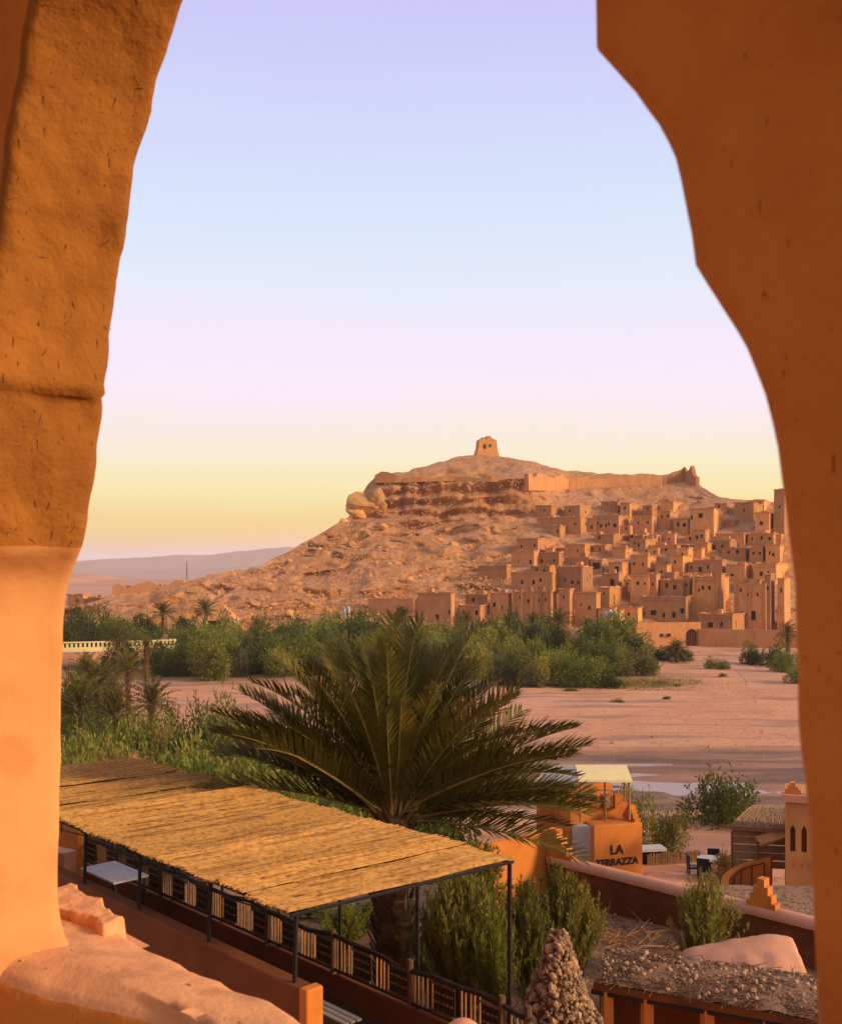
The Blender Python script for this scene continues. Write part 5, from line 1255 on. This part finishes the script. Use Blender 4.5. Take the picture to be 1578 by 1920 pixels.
for w, s in zip(wl, niches):
    nb2 = w.build('niche', m_brownwall_shaded, tw_)
    b = MB(); b.poly([pt(s - .10, nz1 - .16, -.004), pt(s - .10, nz1 + .02, -.004), pt(s, nz1 + .02, -.004)]); b.poly([pt(s, nz1 + .02, -.004), pt(s + .10, nz1 + .02, -.004), pt(s + .10, nz1 - .16, -.004)]); o = b.build('arch_head', m_adobe[2], nb2)
    o.modifiers.new('s', 'SOLIDIFY').thickness = .03
for k in range(12):
    for row, zz in enumerate((Z(1612, 34.5), Z(1622, 34.5))):
        b = MB(); b.box(tc0 + tu * (.14 + .25 * k + .12 * row) + Vector((0, 0, zz)) + n1_ * .01, (.09, .05, .09), ta); b.build('relief_block', m_adobe[0], tw_)
b = MB(); b.box(pt(TW / 2, TH + .1, .1), (TW + .3, .6, .24), ta); b.build('cornice', m_pinkcap, tw_)
for k in range(4):
    b = MB(); q = pt(.22 + .75 * k, TH + .2, .12); stepped(b, q, tu, .5, .42, 3, .3); b.build('merlon', m_terra, tw_)
# curved stair wall
cc = Vector((X(1428, 36.2), 36.2, 0)); cz = yz(cc.x, cc.y); b = MB(); outer = []; rad_ = 1.15
A = np.zeros((4, 19, 3))
for j in range(19):
    a = R(60 + 165 * j / 18); h = 1.75 - 1.15 * (j / 18); 
    for i, (rr_, z_) in enumerate(((rad_, -.3), (rad_, h), (rad_ + .28, h), (rad_ + .28, -.3))): A[i, j] = cc + Vector((math.cos(a) * rr_ * 1.0, math.sin(a) * rr_ * .8, cz + z_))
b.grid(A); b.poly([A[i, 0] for i in (3, 2, 1, 0)]); b.poly([A[i, -1] for i in range(4)])
tag(b.build('curved_wall', m_terra, base=(cc.x, cc.y, cz)), 'curved orange stair wall curling below the crenellated tower', 'wall')
b = MB(); 
for k in range(6):
    a = R(70 + 26 * k); q = cc + Vector((math.cos(a) * 1.0, math.sin(a) * .8, cz)); b.tube([q, q + Vector((0, 0, 1.55 - .12 * k))], .02, 5)
b.tube([cc + Vector((math.cos(R(70 + 26 * k)) * 1.0, math.sin(R(70 + 26 * k)) * .8, cz + 1.55 - .12 * k)) for k in range(6)], .02, 5)
tag(b.build('stair_handrail', m_steel, base=(cc.x, cc.y, cz)), 'thin metal handrail inside the curved stair wall', 'handrail')

# ------------------------------------------------------------------ stone cone, rubble-roofed shed, mud mound
stones = [rock_mesh('stone', 700 + i, m_stone, .75 + .08 * i, 1) for i in range(6)]
kc = P(1046, 1905, 15.6); kc.z = Z(1912, 15.6)
cone = thing('stone_cone', 'conical oven-like pile of rounded field stones in the garden', 'stone pile', kc)
KH = 1.38; KR = .57
b = MB(); b.tube([kc + Vector((0, 0, z * KH)) for z in (-.3, 0, .5, .9, 1.0)], [KR * .92, KR * .92, KR * .55, KR * .2, KR * .08], 16); b.build('core', m_floor, cone)
b = MB(); b.tube([kc + Vector((0, 0, -1.2)), kc + Vector((0, 0, .02))], KR + .12, 24); b.build('plinth', m_grey, cone)
rs = random.Random(31)
for i in range(290):
    t_ = rs.random() ** 1.35; z = .05 + t_ * (KH - .08); r = KR * (1 - .82 * (z / KH) ** .95); sz = rs.choice((.035, .045, .05, .06, .075)) * (1.25 - .5 * t_)
    if i < 18: z = .06; r = KR + .02; sz = .10
    a = (i * 2.39996 + rs.uniform(-.3, .3)) if i >= 18 else i * 6.283 / 18; s_ = sz * rs.uniform(.85, 1.15)
    link('stone', rs.choice(stones), cone, (math.cos(a) * r * rs.uniform(.94, 1.05), math.sin(a) * r, z), (rs.uniform(0, 6), rs.uniform(0, 6), rs.uniform(0, 6)), (s_ * rs.uniform(.8, 1.3), s_, s_ * rs.uniform(.6, 1)))
b = MB(); tv = [[v.co.copy() for v in t_.vertices] for t_ in stones]; tf = [[tuple(p_.vertices) for p_ in t_.polygons] for t_ in stones]
for i in range(900):
    z = rs.random() ** 1.3 * (KH - .06); r = KR * (1 - .82 * (z / KH) ** .95) * .99; a = rs.uniform(0, 6.283)
    stamp(b, rs.randrange(6), kc + Vector((math.cos(a) * r, math.sin(a) * r, z)), rs.uniform(.02, .045), (rs.uniform(0, 6), rs.uniform(0, 6), 0))
o = b.build('small_stones', m_stone, cone); o['kind'] = 'stuff'
# shed: roof slab of brushwood covered with rubble
sA = Vector((X(1112, 16.6), 16.6, 7.33)); sB = Vector((X(1560, 15.0), 15.0, 7.36)); sC = Vector((X(1545, 16.9), 16.9, 7.30)); sD = Vector((X(1135, 17.9), 17.9, 7.42))
shed = thing('rubble_roof_shed', 'low shed roofed with brushwood and scattered rubble at the garden edge', 'shed', (sA.x, sA.y, 5.7))
def SQ(u, v): return sA.lerp(sB, u).lerp(sD.lerp(sC, u), v)
b = MB(); b.prism([sA, sB, sC, sD], (0, 0, -.12)); b.build('roof_slab', m_brownwall_shaded, shed)
b = MB(); A = np.zeros((14, 34, 3))
for i in range(14):
    for j in range(34):
        u_, v_ = j / 33, i / 13; q = SQ(u_, v_); hump = .09 * abs(math.sin(v_ * 3.14)) ** .6 * (.6 + .4 * math.sin(u_ * 3.0)) + .05 * float(vnoise(q.x * 3, q.y * 3, 1, 4)); A[i, j] = q + Vector((0, 0, .01 + hump))
b.grid(A); b.build('roof_earth', mat('roof_earth', (0.20, 0.10, 0.05), (0.30, 0.155, 0.075), scale=14, bump=.6, bscale=40, bdist=.03), shed, smooth=True)
def roof_h(u_, v_): return .09 * abs(math.sin(v_ * 3.14)) ** .6 * (.6 + .4 * math.sin(u_ * 3.0))
for i in range(260):
    u_, v_ = rs.random(), rs.uniform(.02, .95); q = SQ(u_, v_) + Vector((0, 0, roof_h(u_, v_) + .02)); s_ = rs.choice((.025, .03, .04, .055))
    link('stone', rs.choice(stones), shed, q - root_loc(shed), (rs.uniform(0, 6), rs.uniform(0, 6), rs.uniform(0, 6)), s_)
b = MB(); tv = [[v.co.copy() for v in t_.vertices] for t_ in stones]; tf = [[tuple(p_.vertices) for p_ in t_.polygons] for t_ in stones]
for i in range(2600):
    u_, v_ = rs.random(), rs.uniform(0, 1) ** .9; q = SQ(u_, v_) + Vector((0, 0, roof_h(u_, v_) + .015)); stamp(b, rs.randrange(6), q, rs.uniform(.010, .024), (rs.uniform(0, 6), rs.uniform(0, 6), 0))
o = b.build('rubble', m_stone, shed); o['kind'] = 'stuff'
b = MB()
for i in range(500):
    u_, v_ = rs.random(), rs.choice((rs.uniform(-.03, .12), rs.random())); q = SQ(u_, max(v_, -.02)) + Vector((0, 0, roof_h(u_, max(v_, 0)) + .03)); a = rs.uniform(0, 6.28); l = rs.uniform(.08, .3); b.tube([q, q + Vector((math.cos(a) * l, math.sin(a) * l, rs.uniform(-.05, .06)))], .006, 3)
o = b.build('brushwood', m_wood, shed); o['kind'] = 'stuff'
for u_ in (.06, .24, .5, .74, .97):
    q = SQ(u_, .06); b = MB(); b.box(Vector((q.x, q.y, 6.5)), (.16, .16, 1.42), .2); o = b.build('pillar', m_terra, shed)
b = MB(); q0, q1 = SQ(0, .55), SQ(1, .55); mid = (q0 + q1) / 2; b.box(Vector((mid.x, mid.y, 6.45)), ((q1 - q0).length, .15, 1.5), math.atan2(q1.y - q0.y, q1.x - q0.x)); b.build('back_wall', m_brownwall_shaded, shed)
b = MB(); b.tube([SQ(-.01, .03) + Vector((0, 0, -.16)), SQ(1.01, .03) + Vector((0, 0, -.16))], .05, 6); b.build('beam', m_darkwood, shed)
# mud mound roof
mc = P(1392, 1790, 18.0); mc.z = 0
A = np.zeros((13, 25, 3)); mz = Z(1812, 18.0)
for i in range(13):
    for j in range(25):
        u_ = j / 24 * 2 - 1; v_ = i / 12 * 2 - 1; w = (1 - abs(u_) ** 2.6) * (1 - abs(v_) ** 2.2)
        x = u_ * 1.08 + .12 * v_; y = v_ * .75
        A[i, j] = (mc.x + x, mc.y + y, mz - .05 + .30 * max(w, 0) ** .22 + (.16 * u_ - .14 * max(0, u_ - .45)) * (w > 0) + .10 * v_ * (w > 0) + .03 * float(vnoise(x * 4, y * 4, 0, 6)) + .012 * float(vnoise(x * 18, y * 18, 0, 6)) - (.05 * abs(float(vnoise(x * 7, 2, 0, 9))) if w <= 0.02 else 0))
mo = thing('mud_mound', 'low smooth pink mud-plastered dome roof behind the rubble shed', 'roof', (mc.x, mc.y, 5.7))
b = MB(); b.grid(A); o = b.build('plaster_cap', m_pinkcap, mo, smooth=True); md = o.modifiers.new('s', 'SOLIDIFY'); md.thickness = .05
b = MB(); b.box(Vector((mc.x, mc.y + .05, (5.6 + mz) / 2)), (1.75, 1.15, mz - 5.6 + .04)); b.build('wall', m_brownwall_shaded, mo)
# rounded plaster pillar cap just below the window
q = P(868, 1925, 9.0)
b = MB(); b.tube([q + Vector((0, 0, z_)) for z_ in (-3.4, -.06, 0, .04, .06)], [.16, .16, .14, .09, .02], 16); tag(b.build('plaster_pillar', m_pinkcap, base=q + Vector((0, 0, -3.4)), smooth=True), 'rounded pink plaster pillar top just below the terrace corner', 'pillar')

# pebbles and litter on the garden ground
b = MB(); tv_ = tv
for i in range(2200):
    px = rs.uniform(940, 1560); d = rs.uniform(16.5, 26); x = X(px, d); stamp(b, rs.randrange(6), Vector((x, d, gzs(x, d) if i % 3 == 0 else np.interp(d, YK, ZK))), rs.uniform(.012, .045), (rs.uniform(0, 6), rs.uniform(0, 6), 0))
tag(b.build('garden_rubble', m_stone), 'scattered small stones over the brown garden ground', 'rubble', kind='stuff')
b = MB()
for i in range(700):
    px = rs.uniform(700, 1560); py = rs.uniform(1288, 1440); d = EYE * F / (py - CY); x = X(px, d)
    if vnoise(x * .08, d * .05, 1, 3) < -.1: continue
    stamp(b, rs.randrange(6), Vector((x, d, gzs(x, d))), rs.uniform(.03, .10) * (1 if rs.random() < .95 else 2.2), (rs.uniform(0, 6), rs.uniform(0, 6), 0))
tag(b.build('river_stones', m_rock), 'scattered stones across the dry pink river bed', 'stones', kind='stuff')

# ------------------------------------------------------------------ stream
m_water = mat('stream_water', (0.30, 0.20, 0.16), None, rough=0.18, bump=.1, bscale=6, bdist=.02, spec=.3)
# one flat sheet: it shows only where the gullies of the bed dip below it
b = MB(); A = np.zeros((2, 2, 3)); A[0, 0] = (11, 56, -.085); A[0, 1] = (75, 56, -.085); A[1, 0] = (11, 86, -.085); A[1, 1] = (75, 86, -.085)
b.grid(A); o = b.build('stream_water', m_water); o['kind'] = 'structure'
# ------------------------------------------------------------------ the arched window we look through
wn = Vector((.72, .694, 0)).normalized(); wu = Vector((wn.y, -wn.x, 0)); W0 = Vector((-.468, 1.33, 0)); TH_ = .15; C0 = W0.dot(wn)
def onplane(px, py, u):
    r = Vector(((px - CX) / F, 1, -(py - CY) / F)); d = (C0 + u) / r.dot(wn); p = r * d
    return ((Vector((p.x, p.y, 0)) - W0).dot(wu), p.z)
def WP(s, z, u): q = W0 + wu * s + wn * u; return Vector((q.x, q.y, EYE + z))
LPX = [(143, 1783), (124, 1752), (116, 1700), (120, 1500), (124, 1300), (127, 1150), (135, 1086), (150, 1057), (160, 1037), (163, 1028), (172, 960), (183, 880), (190, 800), (193, 764), (197, 750), (206, 741), (207, 690), (214, 600), (229, 500), (247, 410), (267, 300), (286, 210), (311, 120), (336, 50), (355, 0), (388, -90), (430, -180)]
RPX_ = [(1118, -140), (1120, -60), (1120, 0), (1120, 88), (1138, 118), (1190, 168), (1236, 215), (1256, 260), (1275, 320), (1285, 380), (1298, 440), (1305, 500), (1335, 545), (1380, 615), (1420, 685), (1440, 750), (1456, 830), (1463, 900), (1470, 1000), (1478, 1110), (1488, 1230), (1500, 1400), (1510, 1550), (1522, 1750), (1532, 1920)]
RPX_ = [(x - (14 if y < 560 else 9 if y < 900 else 2), y) for x, y in RPX_]
prof = [onplane(x, y, 0) for x, y in LPX]
rp_ = [onplane(x, y, -TH_ + .006) for x, y in RPX_]
sl, zl = prof[-1]; sr, zr_ = rp_[0]
prof += [(sl + (sr - sl) * .3, max(zl, zr_) + .10), (sl + (sr - sl) * .55, max(zl, zr_) + .16), (sl + (sr - sl) * .8, max(zl, zr_) + .08)]
prof += rp_
ZS = prof[0][1]
prof += [(rp_[-1][0] + .01, ZS - .35), (prof[0][0], ZS - .35)]
# resample
pts = []
closed = prof + [prof[0]]
for (a0, b0), (a1, b1) in zip(closed[:-1], closed[1:]):
    L_ = math.hypot(a1 - a0, b1 - b0); k = max(1, int(L_ / .009))
    for i in range(k): pts.append((a0 + (a1 - a0) * i / k, b0 + (b1 - b0) * i / k))
pts = np.array(pts)
sm = pts.copy()
pins = [onplane(1120 - 14, 88, -TH_ + .006), onplane(160, 1037, 0), onplane(206, 741, 0), onplane(197, 750, 0), onplane(1305 - 14, 500, -TH_ + .006)]
pin = np.zeros(len(sm), bool)
for q in pins: pin[np.argmin(((sm - np.array(q)) ** 2).sum(1))] = True
for _ in range(4):
    t_ = (np.roll(sm, 1, 0) + 2 * sm + np.roll(sm, -1, 0)) / 4; t_[pin] = sm[pin]; sm = t_
sm2 = sm.copy()
for _ in range(4): sm2 = (np.roll(sm2, 1, 0) + 2 * sm2 + np.roll(sm2, -1, 0)) / 4
tg = np.roll(sm2, -2, 0) - np.roll(sm2, 2, 0); tg /= np.linalg.norm(tg, axis=1)[:, None] + 1e-9
ctr = np.array([.5, .1]); nrm = np.stack([-tg[:, 1], tg[:, 0]], 1)
flip = np.sign(((sm - ctr) * nrm).sum(1)).sum(); nrm *= 1 if flip > 0 else -1
zc_ = onplane(160, 1037, 0)[1]
def ring(u, e, amp):
    s, z = sm[:, 0], sm[:, 1]
    rough = np.where((z > zc_ + .004) & (s < .5), 1.0, .22)
    n_ = (.0050 * fbm(s * 30, z * 30, u * 30, 4, 61) + .006 * fbm(s * 5, z * 5, u * 5, 2, 67)) * rough * amp
    # faint coursing ridge on the upper left reveal
    q = sm + nrm * (e + n_)[:, None] if hasattr(e, '__len__') else sm + nrm * (e + n_[:, None])
    uu = u + (0.003 * fbm(s * 15, z * 15, 3.3, 3, 64)) * amp
    return q, uu
rows = []
def push(u, e, amp=1.0):
    q, uu = ring(u, e, amp); rows.append([WP(a, c, float(k)) for (a, c), k in zip(q, uu)])
def far_ring(u, t):
    q, _ = ring(u, .016, .5); out = []
    for a, c in q:
        d = np.array([a, c]) - ctr; m = 1e9
        for lo, hi, k in ((-1.3, 2.3, 0), (-1.9, 1.7, 1)):
            if abs(d[k]) > 1e-6: m = min(m, ((hi if d[k] > 0 else lo) - ctr[k]) / d[k])
        far = ctr + d * m; qq = np.array([a, c]) * (1 - t) + far * t; out.append(WP(qq[0], qq[1], u + .010 * float(vnoise(qq[0] * 4, qq[1] * 4, 1, 8)) + .0035 * float(vnoise(qq[0] * 13, qq[1] * 13, 1, 9)) + .0012 * float(vnoise(qq[0] * 45, qq[1] * 45, 1, 9))))
    rows.append(out)
far_ring(0, 1.0); far_ring(0, .3); far_ring(0, .08)
push(0, .012); push(-.004, .004); push(-.012, 0)
for u in np.linspace(-.02, -TH_ + .018, 14): push(float(u), 0)
for a in np.linspace(.2, math.pi / 2, 6): push(-TH_ + .014 * (1 - math.sin(a)), .014 * (1 - math.cos(a)))
for t in (.012, .03, .05, .075, .10, .13, .16, .2, .25, .3, .36, .44, .55, .75, 1.0): far_ring(-TH_, t)
nr_, nc = len(rows), len(sm)
ww_ = thing('arched_window_wall', 'thick ochre plaster wall with a lobed arch opening framing the view', 'wall', WP(.5, -1.9, -.08))
off = root_loc(ww_); vs = [tuple(v - off) for r_ in rows for v in r_]
def strip(name, cols, m):
    me = bpy.data.meshes.new(name); used = {}; V = []; Fc = []; MI = []
    for i in range(nr_ - 1):
        for j in cols:
            k = (j + 1) % nc; idx = []
            for (a, c) in ((i, j), (i, k), (i + 1, k), (i + 1, j)):
                key = a * nc + c
                if key not in used: used[key] = len(V); V.append(vs[key])
                idx.append(used[key])
            Fc.append(idx); MI.append(0 if i < nr_ - 16 else 1)
    me.from_pydata(V, [], Fc); me.materials.append(m); me.materials.append(m_inner); me.polygons.foreach_set('material_index', MI); me.polygons.foreach_set('use_smooth', [True] * len(Fc)); me.update()
    return link(name, me, ww_)
mid = .55
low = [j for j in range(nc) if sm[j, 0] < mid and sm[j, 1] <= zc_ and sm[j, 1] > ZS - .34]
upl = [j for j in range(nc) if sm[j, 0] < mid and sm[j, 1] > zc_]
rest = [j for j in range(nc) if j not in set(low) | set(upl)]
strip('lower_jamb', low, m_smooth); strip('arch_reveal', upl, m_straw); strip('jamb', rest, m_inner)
# the rest of the facade this window belongs to
b = MB()
for s0_, s1_, z0_, z1_ in ((-9, -1.3, -9.0, 4.0), (2.3, 9, -9.0, 4.0), (-1.3, 2.3, 1.7, 4.0), (-1.3, 2.3, -9.0, -1.9)):
    b.prism([WP(s0_, z0_, 0), WP(s1_, z0_, 0), WP(s1_, z1_, 0), WP(s0_, z1_, 0)], -wn * TH_)
b.build('facade', m_terra, ww_)
# unseen floor and ceiling added to darken the inner sill, left open behind for light
for nm, z0_, z1_ in (('loggia_ceiling', 1.75, 1.95), ('loggia_floor', -1.75, -1.55)):
    b = MB(); b.prism([WP(-4, z0_, -TH_), WP(4, z0_, -TH_), WP(4, z0_, -3.2), WP(-4, z0_, -3.2)], (0, 0, z1_ - z0_)); o = b.build(nm, m_inner); o['kind'] = 'structure'
# sill: rounded, worn, projecting outside
prof_s = [(.0, -.30), (.055, -.16), (.088, -.06), (.092, -.025), (.080, -.006), (.06, 0), (.02, .004), (-.02, .004), (-.05, 0), (-.066, -.006), (-.078, -.02), (-.086, -.045), (-.091, -.08), (-.094, -.14), (-.096, -.22), (-.10, -.45), (-.10, -.9)]
dense = []
for (a0, b0), (a1, b1) in zip(prof_s[:-1], prof_s[1:]):
    for k in range(3): dense.append((a0 + (a1 - a0) * k / 3, b0 + (b1 - b0) * k / 3))
ss = np.linspace(-.35, 1.5, 150); A = np.zeros((len(dense), len(ss), 3))
for j, s in enumerate(ss):
    wob = .012 * float(vnoise(s * 4, 1, 0, 3)) + .004 * float(vnoise(s * 22, 1, 0, 4)); wi = .018 * float(vnoise(s * 5, 7, 0, 3))
    uin = np.interp(s, [-.35, 0.02, .3, 1.5], [-.06, -.03, .07, .09])
    for i, (u, z) in enumerate(dense):
        uu = u + (wob if u > 0 else wi) + (uin * np.clip(-u / .06, 0, 1) if u < 0 else 0); zz = ZS + z + .006 * float(vnoise(s * 9, u * 20, 0, 5)) + .0016 * float(vnoise(s * 60, u * 80, 0, 6))
        A[i, j] = WP(s, zz, uu)
b = MB(); b.grid(A)
nb_s = len(ss) - 1
b.m = [1 if i // nb_s >= 29 else 0 for i in range(len(b.f))]  # inner roll gets the darker inner plaster in place of shade
sill = b.build('sill', [m_sill, m_inner], ww_, smooth=True)
# broken raised plaster slab left on the outer corner of the sill
s0 = onplane(118, 1750, .05)[0] - .08; s1 = s0 + .205; A = np.zeros((46, 90, 3))
for i in range(46):
    for j in range(90):
        t = j / 89; v = i / 45; s_ = s0 + (s1 - s0) * t; u = .026 + .092 * v
        e_in = .036 + .010 * float(fbm(s_ * 26, 1.0, 0, 3, 3)) + .02 * t; e_out = .106 - .012 * t + .006 * float(fbm(s_ * 30, 5.0, 0, 3, 3)); e_end = s1 - .012 + .010 * float(fbm(u * 18, 9.0, 0, 3, 3))
        k = min(u - e_in, e_out - u, e_end - s_) / .0055; k = max(0.0, min(1.0, k)); k = k * k * (3 - 2 * k)
        top = .015 - .02 * (s_ - s0) + .0022 * float(fbm(s_ * 40, u * 40, 0, 4, 8))
        A[i, j] = WP(s_, ZS - .03 + k * (.03 + top) , u)
b = MB(); b.grid(A); b.build('plaster_slab', m_sill, sill, smooth=True)
# straw ends caught in the rough plaster of the reveal
b = MB(); rl = random.Random(12)
for i in range(60):
    j = rl.choice(upl); r_ = rl.randrange(5, nr_ - 20); p = rows[r_][j]
    if p.z > EYE + .75: continue
    d = (wn * rl.uniform(-1, 1) + Vector((0, 0, rl.uniform(-1.6, 1.6))) + wu * rl.uniform(-.05, .25)).normalized(); l = rl.uniform(.003, .010)
    b.tube([p - d * l, p + wu * .0012 + d * l * .1, p + d * l], [.0004, .0007, .0004], 4)
o = b.build('straw', m_palewood, ww_); o['kind'] = 'stuff'

# ------------------------------------------------------------------ haze: evening air over the plain
b = MB(); b.box((0, 0, 95), (14000, 14000, 215)); hz_ = b.build('haze', [], None)
mh = bpy.data.materials.new('haze_air'); mh.use_nodes = True; N_ = mh.node_tree.nodes; N_.clear()
ho = N_.new('ShaderNodeOutputMaterial'); pvn = N_.new('ShaderNodeVolumePrincipled'); pvn.inputs['Density'].default_value = 1.5e-4
pvn.inputs['Color'].default_value = (1.0, 0.88, 0.84, 1); pvn.inputs['Anisotropy'].default_value = 0.1
mh.node_tree.links.new(pvn.outputs[0], ho.inputs['Volume']); hz_.data.materials.clear(); hz_.data.materials.append(mh)
tag(hz_, 'pale pink evening haze over the plain', 'haze', kind='stuff')
